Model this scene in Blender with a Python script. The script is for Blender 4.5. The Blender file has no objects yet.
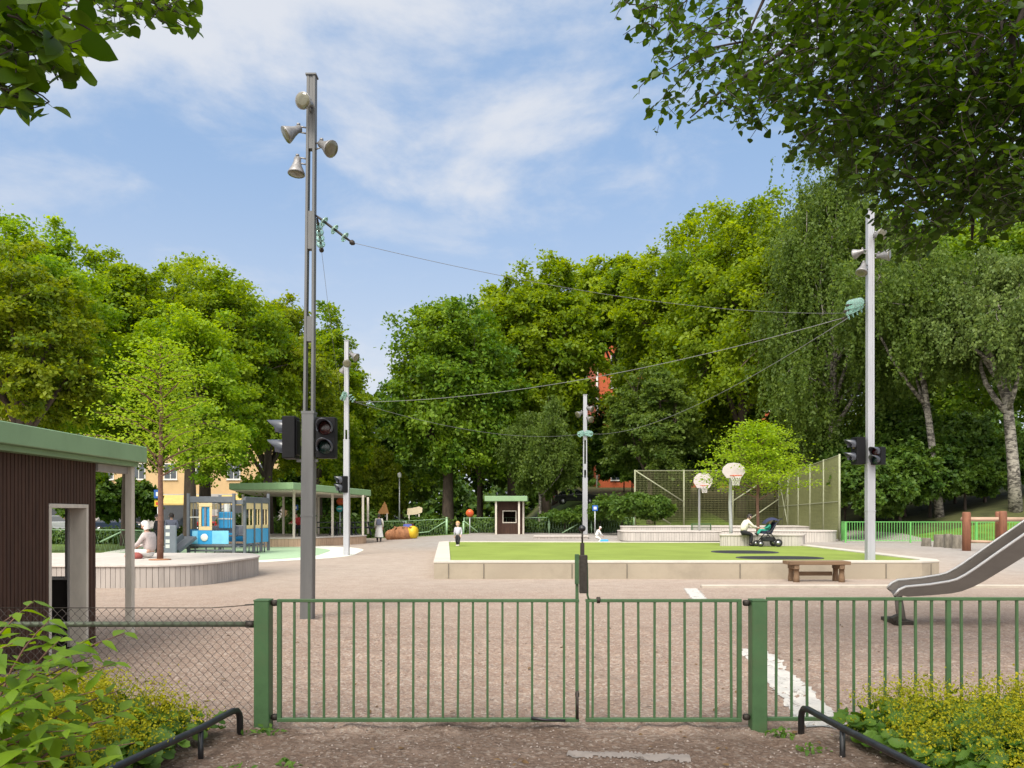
import bpy, bmesh, math, random
import numpy as np
from mathutils import Vector, Matrix
R = math.radians
random.seed(7)
sc = bpy.context.scene
COL = sc.collection
FP, HZ, EYE = 800.0, 514.0, 1.65          # focal length in pixels, horizon row, eye height (m)

def P(px, py, d):
    return Vector(((px-512)/FP*d, d, EYE+(HZ-py)/FP*d))
def X(px, d): return (px-512)/FP*d
def Z(py, d): return EYE+(HZ-py)/FP*d
def D(py, z=0.0): return (EYE-z)*FP/(py-HZ)

# ------------------------------------------------------------------ materials
def nt_new(name):
    m = bpy.data.materials.new(name); m.use_nodes = True
    n = m.node_tree; n.nodes.clear()
    return m, n
def N(n, t, **kw):
    x = n.nodes.new(t)
    for k, v in kw.items(): setattr(x, k, v)
    return x
def S(x, **kw):
    for k, v in kw.items():
        x.inputs[k.replace('_', ' ')].default_value = v
    return x
def L(n, a, b): n.links.new(a, b)
def rgb(c): return (c[0], c[1], c[2], 1)

def mat(name, col, rough=.6, var=.15, scale=6, metal=0, bump=0, bscale=40, spec=.4, dirt=0, dirtcol=(.05,.045,.04), stretch=(1,1,1)):
    m, n = nt_new(name)
    out = N(n, 'ShaderNodeOutputMaterial'); b = N(n, 'ShaderNodeBsdfPrincipled')
    S(b, Roughness=rough, Metallic=metal); b.inputs['Specular IOR Level'].default_value = spec
    tc = N(n, 'ShaderNodeTexCoord'); mp = N(n, 'ShaderNodeMapping'); mp.inputs['Scale'].default_value = stretch
    L(n, tc.outputs['Object'], mp.inputs['Vector'])
    nz = S(N(n, 'ShaderNodeTexNoise'), Scale=scale, Detail=6, Roughness=.65)
    L(n, mp.outputs['Vector'], nz.inputs['Vector'])
    mx = N(n, 'ShaderNodeMix', data_type='RGBA')
    mx.inputs['A'].default_value = rgb([c*(1-var) for c in col]); mx.inputs['B'].default_value = rgb([min(1, c*(1+var)) for c in col])
    mr = N(n, 'ShaderNodeMapRange'); S(mr, From_Min=.3, From_Max=.7)
    L(n, nz.outputs['Fac'], mr.inputs['Value']); L(n, mr.outputs['Result'], mx.inputs['Factor'])
    cout = mx.outputs['Result']
    if dirt:
        n2 = S(N(n, 'ShaderNodeTexNoise'), Scale=scale*.5, Detail=8, Roughness=.75)
        L(n, mp.outputs['Vector'], n2.inputs['Vector'])
        m2 = N(n, 'ShaderNodeMapRange'); S(m2, From_Min=.5, From_Max=.75, To_Max=dirt)
        L(n, n2.outputs['Fac'], m2.inputs['Value'])
        x2 = N(n, 'ShaderNodeMix', data_type='RGBA'); x2.inputs['B'].default_value = rgb(dirtcol)
        L(n, m2.outputs['Result'], x2.inputs['Factor']); L(n, cout, x2.inputs['A']); cout = x2.outputs['Result']
    L(n, cout, b.inputs['Base Color'])
    if bump:
        n3 = S(N(n, 'ShaderNodeTexNoise'), Scale=bscale, Detail=4)
        L(n, mp.outputs['Vector'], n3.inputs['Vector'])
        bp = S(N(n, 'ShaderNodeBump'), Strength=bump, Distance=.01)
        L(n, n3.outputs['Fac'], bp.inputs['Height']); L(n, bp.outputs['Normal'], b.inputs['Normal'])
    L(n, b.outputs['BSDF'], out.inputs['Surface'])
    return m

def leafmat(name, dark, light, trans=.35, rough=.5, tcol=None):
    m, n = nt_new(name)
    out = N(n, 'ShaderNodeOutputMaterial'); b = N(n, 'ShaderNodeBsdfPrincipled')
    S(b, Roughness=rough); b.inputs['Specular IOR Level'].default_value = .25
    at = N(n, 'ShaderNodeAttribute', attribute_name='tint')
    mx = N(n, 'ShaderNodeMix', data_type='RGBA')
    mx.inputs['A'].default_value = rgb(dark); mx.inputs['B'].default_value = rgb(light)
    L(n, at.outputs['Fac'], mx.inputs['Factor']); L(n, mx.outputs['Result'], b.inputs['Base Color'])
    tr = N(n, 'ShaderNodeBsdfTranslucent')
    hs = N(n, 'ShaderNodeHueSaturation'); hs.inputs['Hue'].default_value = .485; hs.inputs['Saturation'].default_value = 1.1; hs.inputs['Value'].default_value = 1.5
    L(n, mx.outputs['Result'], hs.inputs['Color']); L(n, hs.outputs['Color'], tr.inputs['Color'])
    ms = N(n, 'ShaderNodeMixShader'); ms.inputs['Fac'].default_value = trans
    L(n, b.outputs['BSDF'], ms.inputs[1]); L(n, tr.outputs['BSDF'], ms.inputs[2])
    L(n, ms.outputs['Shader'], out.inputs['Surface'])
    return m

# ------------------------------------------------------------------ mesh building
class MB:
    def __init__(s): s.v = []; s.f = []; s.sm = []
    def add(s, vs, fs, smooth=False):
        o = len(s.v); s.v += [tuple(v) for v in vs]; s.f += [tuple(i+o for i in f) for f in fs]; s.sm += [smooth]*len(fs); return s
    def box(s, x0, x1, y0, y1, z0, z1):
        vs = [(x, y, z) for z in (z0, z1) for y in (y0, y1) for x in (x0, x1)]
        return s.add(vs, [(0,2,3,1),(4,5,7,6),(0,1,5,4),(2,6,7,3),(0,4,6,2),(1,3,7,5)])
    def obox(s, c, ux, uy, uz):   # centre and three half vectors
        c, ux, uy, uz = map(Vector, (c, ux, uy, uz))
        vs = [c+ux*a+uy*b+uz*k for k in (-1,1) for b in (-1,1) for a in (-1,1)]
        return s.add(vs, [(0,2,3,1),(4,5,7,6),(0,1,5,4),(2,6,7,3),(0,4,6,2),(1,3,7,5)])
    def bar(s, p, q, w, h, up=(0,0,1)):
        p, q = Vector(p), Vector(q); d = (q-p); l = d.length; d.normalize()
        up = Vector(up)
        if abs(d.dot(up)) > .95: up = Vector((0,1,0))
        sx = d.cross(up).normalized(); u2 = sx.cross(d)
        return s.obox((p+q)/2, d*l/2, sx*w/2, u2*h/2)
    def tube(s, pts, rad, n=8, cap=True):
        pts = [Vector(p) for p in pts]; k = len(pts)
        if not isinstance(rad, (list, tuple)): rad = [rad]*k
        vs = []; fs = []; ref = None
        for i, p in enumerate(pts):
            t = (pts[min(i+1, k-1)]-pts[max(i-1, 0)]).normalized()
            if ref is None: ref = t.orthogonal().normalized()
            ref = (ref-t*ref.dot(t)); ref = ref.normalized() if ref.length > 1e-6 else t.orthogonal().normalized()
            b = t.cross(ref)
            for j in range(n):
                a = 2*math.pi*j/n; vs.append(p+(ref*math.cos(a)+b*math.sin(a))*rad[i])
        for i in range(k-1):
            for j in range(n):
                a = i*n+j; c = i*n+(j+1) % n; fs.append((a, c, c+n, a+n))
        if cap: fs.append(tuple(range(n-1, -1, -1))); fs.append(tuple((k-1)*n+j for j in range(n)))
        return s.add(vs, fs, True)
    def lathe(s, c, axis, prof, n=14):      # prof: (distance along the axis, radius)
        c, axis = Vector(c), Vector(axis).normalized()
        ref = axis.orthogonal().normalized(); b = axis.cross(ref); vs = []; fs = []; k = len(prof)
        for t, r in prof:
            for j in range(n):
                a = 2*math.pi*j/n; vs.append(c+axis*t+(ref*math.cos(a)+b*math.sin(a))*r)
        for i in range(k-1):
            for j in range(n):
                a = i*n+j; e = i*n+(j+1) % n; fs.append((a, e, e+n, a+n))
        fs.append(tuple(range(n-1, -1, -1))); fs.append(tuple((k-1)*n+j for j in range(n)))
        return s.add(vs, fs, True)
    def prism(s, poly, z0, z1):             # plan polygon, counter-clockwise; z may be per-vertex lists
        n = len(poly)
        a = z0 if isinstance(z0, (list, tuple)) else [z0]*n; b = z1 if isinstance(z1, (list, tuple)) else [z1]*n
        vs = [(p[0], p[1], a[i]) for i, p in enumerate(poly)]+[(p[0], p[1], b[i]) for i, p in enumerate(poly)]
        fs = [tuple(range(n-1, -1, -1)), tuple(range(n, 2*n))]+[(i, (i+1) % n, (i+1) % n+n, i+n) for i in range(n)]
        return s.add(vs, fs)
    def sheet(s, poly, z): return s.add([(p[0], p[1], z) for p in poly], [tuple(range(len(poly)))])
    def build(s, name, m, parent=None, org=None, bevel=0, seg=1):
        me = bpy.data.meshes.new(name)
        o0 = Vector(org) if org is not None else (parent_org(parent) if parent is not None else Vector((0,0,0)))
        me.from_pydata([(v[0]-o0.x, v[1]-o0.y, v[2]-o0.z) for v in s.v], [], s.f)
        me.polygons.foreach_set('use_smooth', s.sm)
        ms = m if isinstance(m, (list, tuple)) else [m]
        for q in ms: me.materials.append(q)
        o = bpy.data.objects.new(name, me); COL.objects.link(o)
        if parent is not None: o.parent = parent
        elif org is not None: o.location = o0
        if bevel:
            b = o.modifiers.new('bevel', 'BEVEL'); b.width = bevel; b.segments = seg; b.limit_method = 'ANGLE'
        return o
def parent_org(p):
    v = Vector((0,0,0))
    while p is not None: v += Vector(p.location); p = p.parent
    return v
def tag(o, label=None, cat=None, group=None, kind=None):
    if label: o['label'] = label
    if cat: o['category'] = cat
    if group: o['group'] = group
    if kind: o['kind'] = kind
    return o
def thing(name, loc, label, cat, group=None, rz=0):
    o = bpy.data.objects.new(name, None); COL.objects.link(o); o.location = loc; o.rotation_euler = (0,0,rz)
    o.empty_display_size = .2
    return tag(o, label, cat, group)
def copy_tree(o, parent=None):
    c = o.copy(); COL.objects.link(c); c.parent = parent
    for ch in list(o.children): copy_tree(ch, c)
    return c
def copy_at(o, loc, label, rz=None):
    c = copy_tree(o); c.location = loc; c['label'] = label
    if rz is not None: c.rotation_euler.z = rz
    return c
def npmesh(name, V, F, m, parent=None, tint=None, smooth=False):
    """V (n,3), F (k,q) all with q corners"""
    me = bpy.data.meshes.new(name); k, q = F.shape
    me.vertices.add(len(V)); me.vertices.foreach_set('co', V.astype(np.float32).ravel())
    me.loops.add(k*q); me.loops.foreach_set('vertex_index', F.astype(np.int32).ravel())
    me.polygons.add(k); me.polygons.foreach_set('loop_start', np.arange(0, k*q, q, dtype=np.int32))
    if smooth: me.polygons.foreach_set('use_smooth', np.ones(k, dtype=bool))
    me.update(calc_edges=True)
    if tint is not None:
        a = me.attributes.new('tint', 'FLOAT', 'FACE'); a.data.foreach_set('value', tint.astype(np.float32))
    me.materials.append(m)
    o = bpy.data.objects.new(name, me); COL.objects.link(o)
    if parent is not None: o.parent = parent
    return o

# ------------------------------------------------------------------ leaves
DIAMOND = (np.array([(0,0,0),(.5,.36,.06),(1,0,-.05),(.5,-.36,.06)]), np.array([(0,1,2,3)]))
_o = [(0,0),(.04,.22),(.25,.42),(.5,.42),(.75,.27),(1,0)]      # heart-shaped leaf, folded on its midrib, tip drooping
_v = [(u, w, .12*w-.16*u*u) for u, w in _o]+[(u, -w, .12*w-.16*u*u) for u, w in _o[1:-1]]+[(.25,0,-.03),(.5,0,-.06),(.75,0,-.1)]
HEART = (np.array(_v), np.array([(0,1,2,10),(10,2,3,11),(11,3,4,12),(12,4,5,5),(0,10,6,6),(10,11,7,6),(11,12,8,7),(12,5,8,8),(6,10,7,7),(7,11,8,8)]))
HEART = (HEART[0], np.array([(0,1,2,10),(10,2,3,11),(11,3,4,12),(0,10,7,6),(10,11,8,7),(11,12,9,8)]+[(12,4,5,9)]))
_o = [(0,0),(.18,.17),(.42,.26),(.70,.15),(1,0)]                   # pointed oval leaf
_v = [(u, w, .2*w-.22*u*u) for u, w in _o]+[(u, -w, .2*w-.22*u*u) for u, w in _o[1:-1]]+[(.2,0,-.01),(.45,0,-.05),(.72,0,-.12)]
OVAL = (np.array(_v), np.array([(0,1,8,8),(8,1,2,9),(9,2,3,10),(10,3,4,4),(0,8,5,5),(8,9,6,5),(9,10,7,6),(10,4,7,7)]))
OVAL = (OVAL[0], np.array([(8,1,2,9),(9,2,3,10),(0,8,5,5),(8,9,6,5),(9,10,7,6)])[[0,1,3,4]])
_f = [(0,1,8),(8,1,2),(8,2,9),(9,2,3),(9,3,10),(10,3,4),(0,8,5),(8,9,5),(5,9,6),(9,10,6),(6,10,7),(10,4,7)]
OVAL = (np.array(_v), np.array(_f))
rng = np.random.default_rng(11)
_lat = np.random.default_rng(5).random((256,256))
def noise2(x, y, f, s=0):
    u = np.asarray(x, dtype=float)*f+s*17.3+900; v = np.asarray(y, dtype=float)*f+s*9.1+900; i = np.floor(u).astype(int); j = np.floor(v).astype(int); a = u-i; b = v-j; a = a*a*(3-2*a); b = b*b*(3-2*b)
    g = lambda p, q: _lat[p % 256, q % 256]
    return (g(i,j)*(1-a)+g(i+1,j)*a)*(1-b)+(g(i,j+1)*(1-a)+g(i+1,j+1)*a)*b-.5
def micro(x, y):
    """trodden hollows and footprints in the near grit (m)"""
    x = np.asarray(x, dtype=float); y = np.asarray(y, dtype=float)
    h = .040*noise2(x, y, 4.2, 1)+.044*noise2(x*1.25, y, 8.0, 2)+.018*noise2(x, y, 18, 3)
    k = np.clip((19-y)/9, 0, 1)*np.clip((y-4)/1.0, 0, 1)*np.clip((x+6.5)/1.2, 0, 1)*np.clip((9-x)/1.2, 0, 1)*np.where(y < 6.1, .55, 1.0)
    return h*k
def unit(a): return a/np.maximum(np.linalg.norm(a, axis=-1, keepdims=True), 1e-9)
def leaf_geo(C, Nn, size, tpl, T=None, tint=None):
    """leaves at base points C, facing Nn, along T (random when None)"""
    n = len(C); tv, tf = tpl
    Nn = unit(Nn)
    if T is None: T = rng.normal(size=(n,3))
    T = unit(T-(T*Nn).sum(1, keepdims=True)*Nn); B = np.cross(Nn, T)
    size = np.broadcast_to(np.asarray(size, dtype=float), (n,))
    curl = rng.uniform(.2, 2.0, n)[:,None,None]; wid = rng.uniform(.75, 1.15, n)[:,None,None]
    V = C[:,None,:]+size[:,None,None]*(tv[None,:,0:1]*T[:,None,:]+wid*tv[None,:,1:2]*B[:,None,:]+curl*tv[None,:,2:3]*Nn[:,None,:])
    F = tf[None]+(np.arange(n)*len(tv))[:,None,None]
    tt = np.repeat(tint if tint is not None else rng.random(n), len(tf))
    return V.reshape(-1,3), F.reshape(-1, tf.shape[1]), tt
def leaves(name, C, Nn, size, tpl, m, parent, T=None, tint=None):
    V, F, t = leaf_geo(C, Nn, size, tpl, T, tint)
    return npmesh(name, V, F, m, parent, t, smooth=len(tpl[0]) > 4)
# ------------------------------------------------------------------ camera, sky, sun
cam = bpy.data.cameras.new('camera'); co = bpy.data.objects.new('camera', cam); COL.objects.link(co)
co.location = (0,0,EYE); co.rotation_euler = (R(90),0,0)
cam.sensor_width = 36; cam.lens = FP/1024*36; cam.shift_y = (HZ-384)/1024; cam.clip_end = 3000; cam.clip_start = .05
sc.camera = co
sc.view_settings.view_transform = 'Standard'; sc.view_settings.look = 'None'; sc.view_settings.gamma = 1
sc.view_settings.exposure = EXPO = 0.85
SUN_EL, SUN_AZ = R(50), R(-158)     # azimuth from +Y towards +X: the sun stands behind the viewer, a little to the left, veiled by thin cloud
w = bpy.data.worlds.new('World'); sc.world = w; w.use_nodes = True; n = w.node_tree; n.nodes.clear()
wo = N(n, 'ShaderNodeOutputWorld'); bg = S(N(n, 'ShaderNodeBackground'), Strength=.1)
sky = N(n, 'ShaderNodeTexSky', sky_type='NISHITA', sun_disc=False, sun_elevation=SUN_EL, sun_rotation=SUN_AZ, air_density=1.0, dust_density=1.5, ozone_density=2.0)
tc = N(n, 'ShaderNodeTexCoord'); sp = N(n, 'ShaderNodeSeparateXYZ'); L(n, tc.outputs['Generated'], sp.inputs[0])
cb = tc
def cloud(scale, off, rot, st, lo, hi, amt, det=9, dist=.6):
    mp = N(n, 'ShaderNodeMapping'); mp.inputs['Location'].default_value = off; mp.inputs['Rotation'].default_value = (0,0,R(rot)); mp.inputs['Scale'].default_value = st
    L(n, tc.outputs['Generated'], mp.inputs['Vector'])
    nz = S(N(n, 'ShaderNodeTexNoise'), Scale=scale, Detail=det, Roughness=.58, Distortion=dist); L(n, mp.outputs[0], nz.inputs['Vector'])
    mr = N(n, 'ShaderNodeMapRange', interpolation_type='SMOOTHSTEP'); S(mr, From_Min=lo, From_Max=hi, To_Max=amt); L(n, nz.outputs['Fac'], mr.inputs['Value'])
    return mr.outputs['Result']
c1 = cloud(2.6, (3.4,.2,.3), 0, (1,1,2.0), .46, .66, .85, dist=.2)
c2 = cloud(6.0, (8.3,4.4,1.2), 0, (1,1,2.2), .47, .76, .5, dist=.3)
mxm = N(n, 'ShaderNodeMath', operation='MAXIMUM'); L(n, c1, mxm.inputs[0]); L(n, c2, mxm.inputs[1])
veil = N(n, 'ShaderNodeMix', data_type='RGBA'); veil.inputs['Factor'].default_value = .72; veil.inputs['B'].default_value = (2.0,3.0,4.6,1)
L(n, sky.outputs['Color'], veil.inputs['A'])
cl = N(n, 'ShaderNodeMix', data_type='RGBA'); cl.inputs['B'].default_value = (4.5,4.6,4.85,1)
L(n, mxm.outputs[0], cl.inputs['Factor']); L(n, veil.outputs['Result'], cl.inputs['A'])
# low haze belt of pale cloud
hz = N(n, 'ShaderNodeMapRange', interpolation_type='SMOOTHSTEP'); S(hz, From_Min=.44, From_Max=.0, To_Max=.85); L(n, sp.outputs['Z'], hz.inputs['Value'])
h2 = N(n, 'ShaderNodeMix', data_type='RGBA'); h2.inputs['B'].default_value = (4.3,4.5,4.8,1)
L(n, hz.outputs['Result'], h2.inputs['Factor']); L(n, cl.outputs['Result'], h2.inputs['A'])
# broad thin-cloud glow round the veiled sun, added out of view as frontal fill
sdv = (math.sin(SUN_AZ)*math.cos(SUN_EL), math.cos(SUN_AZ)*math.cos(SUN_EL), math.sin(SUN_EL))
dt = N(n, 'ShaderNodeVectorMath', operation='DOT_PRODUCT'); L(n, tc.outputs['Generated'], dt.inputs[0]); dt.inputs[1].default_value = sdv
gr = N(n, 'ShaderNodeMapRange', interpolation_type='SMOOTHSTEP'); S(gr, From_Min=.15, From_Max=1.0, To_Max=1.0); L(n, dt.outputs['Value'], gr.inputs['Value'])
gl = N(n, 'ShaderNodeMix', data_type='RGBA'); gl.inputs['B'].default_value = (13.4,13.1,12.5,1); L(n, gr.outputs['Result'], gl.inputs['Factor']); L(n, h2.outputs['Result'], gl.inputs['A'])
L(n, gl.outputs['Result'], bg.inputs['Color']); L(n, bg.outputs[0], wo.inputs['Surface'])
sd = bpy.data.lights.new('sun', 'SUN'); sd.energy = 2.1; sd.angle = R(24); sd.color = (1,.94,.85)
so = bpy.data.objects.new('sun', sd); COL.objects.link(so)
sdir = Vector((math.sin(SUN_AZ)*math.cos(SUN_EL), math.cos(SUN_AZ)*math.cos(SUN_EL), math.sin(SUN_EL)))
so.rotation_euler = sdir.to_track_quat('Z', 'Y').to_euler(); so.location = (-20,-20,40)

# ------------------------------------------------------------------ ground
def smst(a, b, x):
    t = max(0, min(1, (x-a)/(b-a))); return t*t*(3-2*t)
def gz(x, y):
    z = .28*smst(38, 50, y)*smst(-9, -2, x)
    z = max(z, .27*smst(22, 30, y)*smst(12, 15, x))
    back = .15*max(0, y-58)*smst(0, 8, x)
    right = .25*max(0, x-(19.5+max(0, 38-y)*.25)) if y > 28 else .25*max(0, x-22)*smst(22, 28, y)
    h = max(back, right*smst(38.6, 44, y))
    z += 9*(1-math.exp(-h/9))
    z += .8*smst(60, 100, y)*smst(0, -20, x)*0
    return z
xs = [-400,-250,-160,-120]+list(np.arange(-100, -30, 5))+list(np.arange(-30, -7, 1.0))+list(np.arange(-7, 9.5, .05))+list(np.arange(10, 46, 1.0))+list(np.arange(50, 110, 5))+[120,160,250,400]
ys = [-30,-10,0,3]+list(4*1.0085**np.arange(0, 185))+list(np.arange(20, 96, 1.0))+list(np.arange(100, 160, 6))+[180,240,400,800]
nx, ny = len(xs), len(ys)
V = np.array([(x, y, gz(x, y) if y > 20 else 0.0) for y in ys for x in xs]); V[:,2] += micro(V[:,0], V[:,1]); F = np.array([(j*nx+i, j*nx+i+1, (j+1)*nx+i+1, (j+1)*nx+i) for j in range(ny-1) for i in range(nx-1)])
def ground_mat():
    m, n = nt_new('gravel')
    out = N(n, 'ShaderNodeOutputMaterial'); b = S(N(n, 'ShaderNodeBsdfPrincipled'), Roughness=.9); b.inputs['Specular IOR Level'].default_value = .15
    g = N(n, 'ShaderNodeNewGeometry'); sp = N(n, 'ShaderNodeSeparateXYZ'); L(n, g.outputs['Position'], sp.inputs[0])
    def noise(s, d=6, r=.6, dist=0):
        x = S(N(n, 'ShaderNodeTexNoise'), Scale=s, Detail=d, Roughness=r, Distortion=dist); L(n, g.outputs['Position'], x.inputs['Vector']); return x.outputs['Fac']
    def mr(v, a, c, lo=0, hi=1):
        x = N(n, 'ShaderNodeMapRange', interpolation_type='SMOOTHSTEP'); S(x, From_Min=a, From_Max=c, To_Min=lo, To_Max=hi); L(n, v, x.inputs['Value']); return x.outputs['Result']
    def mix(f, a, c, mode='MIX'):
        x = N(n, 'ShaderNodeMix', data_type='RGBA', blend_type=mode)
        if isinstance(f, float): x.inputs['Factor'].default_value = f
        else: L(n, f, x.inputs['Factor'])
        for s_, v in (('A', a), ('B', c)):
            if isinstance(v, tuple): x.inputs[s_].default_value = rgb(v)
            else: L(n, v, x.inputs[s_])
        return x.outputs['Result']
    def mth(op, a, c):
        x = N(n, 'ShaderNodeMath', operation=op)
        for i, v in enumerate((a, c)):
            if isinstance(v, (int, float)): x.inputs[i].default_value = v
            else: L(n, v, x.inputs[i])
        return x.outputs[0]
    big = noise(.35, 5); mid = noise(2.2, 6, .7); fine = noise(28, 5, .75)
    vo = S(N(n, 'ShaderNodeTexVoronoi'), Scale=42); L(n, g.outputs['Position'], vo.inputs['Vector'])
    wob = mth('ADD', sp.outputs['Y'], mth('MULTIPLY', mth('SUBTRACT', noise(.9, 5), .5), 3.0))
    pink = mix(mr(mid, .3, .7), (.315,.226,.172), (.395,.298,.232))
    pink = mix(mr(fine, .35, .7), mix(.45, pink, (.16,.105,.085)), pink)
    stones = N(n, 'ShaderNodeSeparateColor'); L(n, vo.outputs['Color'], stones.inputs[0])
    pink = mix(mr(stones.outputs['Red'], .55, .95, 0, .38), pink, (.54,.48,.42))
    pink = mix(mr(stones.outputs['Green'], .6, .95, 0, .42), pink, (.17,.105,.085))
    pale = mix(mr(mid, .3, .7), (.355,.287,.237), (.418,.346,.29))                 # finer, drier grit farther in
    c = mix(mr(mth('ADD', sp.outputs['Y'], mth('MULTIPLY', mth('SUBTRACT', big, .5), 9.0)), 10, 24), pink, pale)
    grey = mix(mr(mid, .3, .7), (.30,.27,.245), (.355,.325,.30))
    c = mix(mth('MULTIPLY', mr(sp.outputs['X'], 12.0, 16.5), mr(sp.outputs['Y'], 17, 24)), c, grey)
    c = mix(mth('MULTIPLY', mr(sp.outputs['Y'], 34, 42), mr(sp.outputs['X'], -9, -4)), c, grey)
    soil = mix(mr(fine, .3, .7), (.085,.056,.042), (.19,.132,.10))              # trodden brown grit outside the gate, shade of the trees mixed into its colour
    soil = mix(mr(stones.outputs['Red'], .72, 1.0, 0, .6), soil, (.30,.25,.21))
    soil = mix(mr(noise(3.1, 7, .7), .52, .66, 0, .5), soil, (.24,.18,.145))
    c = mix(mr(wob, 5.75, 6.55), soil, c)
    c = mix(mr(big, .35, .75, 0, .22), c, mix(.55, c, (.2,.15,.12)))
    L(n, c, b.inputs['Base Color'])
    hgt = mth('ADD', mth('MULTIPLY', noise(5.0, 4, .6, .6), 1.0), mth('MULTIPLY', vo.outputs['Distance'], .22))
    hgt = mth('ADD', hgt, mth('MULTIPLY', noise(16, 5, .7), .45))
    bp = S(N(n, 'ShaderNodeBump'), Strength=.8, Distance=.05); L(n, hgt, bp.inputs['Height']); L(n, bp.outputs['Normal'], b.inputs['Normal'])
    L(n, b.outputs['BSDF'], out.inputs['Surface'])
    return m
M_ground = ground_mat()
M_grass = mat('meadow_grass', (.10,.16,.018), .8, .45, 1.3, bump=.6, bscale=30)
M_floor = mat('shaded_woodland_floor', (.062,.068,.018), .9, .5, 1.1, bump=.7, bscale=24, dirt=.7, dirtcol=(.05,.032,.018))  # slope ground with leaf litter, the tree shade darkened into its colour
def is_grass(x, y):
    if x > 21 and y > 38.3: return True
    if y > 58.6 and x > -3: return True
    if x <= -3 and y > 55 and y < 68: return True
    if y > 85: return True
    if x < -15.5 and 26 < y < 55: return True
    return False
cx = (V[F[:,0],0]+V[F[:,2],0])/2; cy = (V[F[:,0],1]+V[F[:,2],1])/2
gm = np.array([b_ > 20 and is_grass(a, b_) for a, b_ in zip(cx, cy)]); wm = gm & (((cx > 17) & (cy > 42)) | (cy > 84))
tag(npmesh('ground', V, F[~gm], M_ground, smooth=True), kind='structure')
tag(npmesh('grass_slope', V, F[gm & ~wm], M_grass, smooth=True), kind='structure')
tag(npmesh('woodland_slope', V, F[wm], M_floor, smooth=True), kind='structure')
M_asph = mat('asphalt', (.055,.055,.058), .85, .2, 3, bump=.3)
rd = MB(); rd.sheet([(-120,67.5),(-4,67.5),(-4,75),(-120,75)], .006); tag(rd.build('road', M_asph), kind='structure')

# real loose stones and twigs on the near grit
M_stone = mat('pebble', (.34,.28,.245), .8, .4, 30)
pv, pf, pt = [], [], []
ns = 5200
px_ = rng.uniform(-4.5, 6.5, ns); py_ = 4.8+rng.random(ns)**1.6*7.5
r_ = rng.uniform(.004, .011, ns)*np.where(rng.random(ns) < .04, 1.6, 1)
oc = np.array([(1,0,0),(0,1,0),(-1,0,0),(0,-1,0),(0,0,.7),(0,0,-.7)]); of = np.array([(0,1,4),(1,2,4),(2,3,4),(3,0,4),(1,0,5),(2,1,5),(3,2,5),(0,3,5)])
jit = rng.uniform(.6, 1.3, (ns,6,3)); V2 = np.stack([px_, py_, r_*.25+micro(px_, py_)], 1)[:,None,:]+oc[None]*jit*r_[:,None,None]
F2 = (of[None]+(np.arange(ns)*6)[:,None,None]).reshape(-1,3)
tag(npmesh('loose_gravel', V2.reshape(-1,3), F2, M_stone), 'loose pale pebbles scattered over the grit around the gate', 'gravel', kind='stuff')

# worn white line painted on the ground
def line_mat(col=(.50,.475,.44)):
    m, n = nt_new('worn_paint')
    out = N(n, 'ShaderNodeOutputMaterial'); b = S(N(n, 'ShaderNodeBsdfPrincipled'), Roughness=.8); b.inputs['Base Color'].default_value = rgb(col)
    g = N(n, 'ShaderNodeNewGeometry'); nz = S(N(n, 'ShaderNodeTexNoise'), Scale=5, Detail=9, Roughness=.75); L(n, g.outputs['Position'], nz.inputs['Vector'])
    at = N(n, 'ShaderNodeTexCoord'); sp = N(n, 'ShaderNodeSeparateXYZ'); L(n, at.outputs['Generated'], sp.inputs[0])
    mr = N(n, 'ShaderNodeMapRange'); S(mr, From_Min=.57, From_Max=.68); L(n, nz.outputs['Fac'], mr.inputs['Value'])
    tr = N(n, 'ShaderNodeBsdfTransparent'); ms = N(n, 'ShaderNodeMixShader')
    L(n, mr.outputs['Result'], ms.inputs[0]); L(n, b.outputs[0], ms.inputs[1]); L(n, tr.outputs[0], ms.inputs[2]); L(n, ms.outputs[0], out.inputs['Surface'])
    return m
M_line = line_mat()
M_line2 = line_mat((.25,.212,.188))
def strip(p, q, wd, z, name, mm=None):
    p, q = Vector(p), Vector(q); d = (q-p).normalized(); s_ = Vector((-d.y, d.x)); k = 260; nc = 9; vs = []; fs = []; j0 = j1 = 0
    for i in range(k+1):
        t = i/k; c = p.lerp(q, t)
        if i % 4 == 0: j0, j1 = random.uniform(-.03,.02), random.uniform(-.03,.02)
        for h_ in range(nc):
            e = c+s_*(-(wd/2+j0)+(wd+j0+j1)*h_/(nc-1)); vs.append((e.x, e.y, z+float(micro(e.x, e.y))))
    for i in range(k):
        for h_ in range(nc-1): a = i*nc+h_; fs.append((a, a+1, a+nc+1, a+nc))
    m = MB(); m.add(vs, fs); return m.build(name, mm or M_line)
tag(strip((2.44,6.2), (2.93,9.7), .35, .005, 'painted_line'), kind='structure')
tag(strip((3.62,15.4), (3.95,17.7), .30, .005, 'painted_line'), kind='structure')
tag(strip((.38,5.5), (1.2,5.38), .16, .005, 'painted_line', M_line2), kind='structure')

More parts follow.
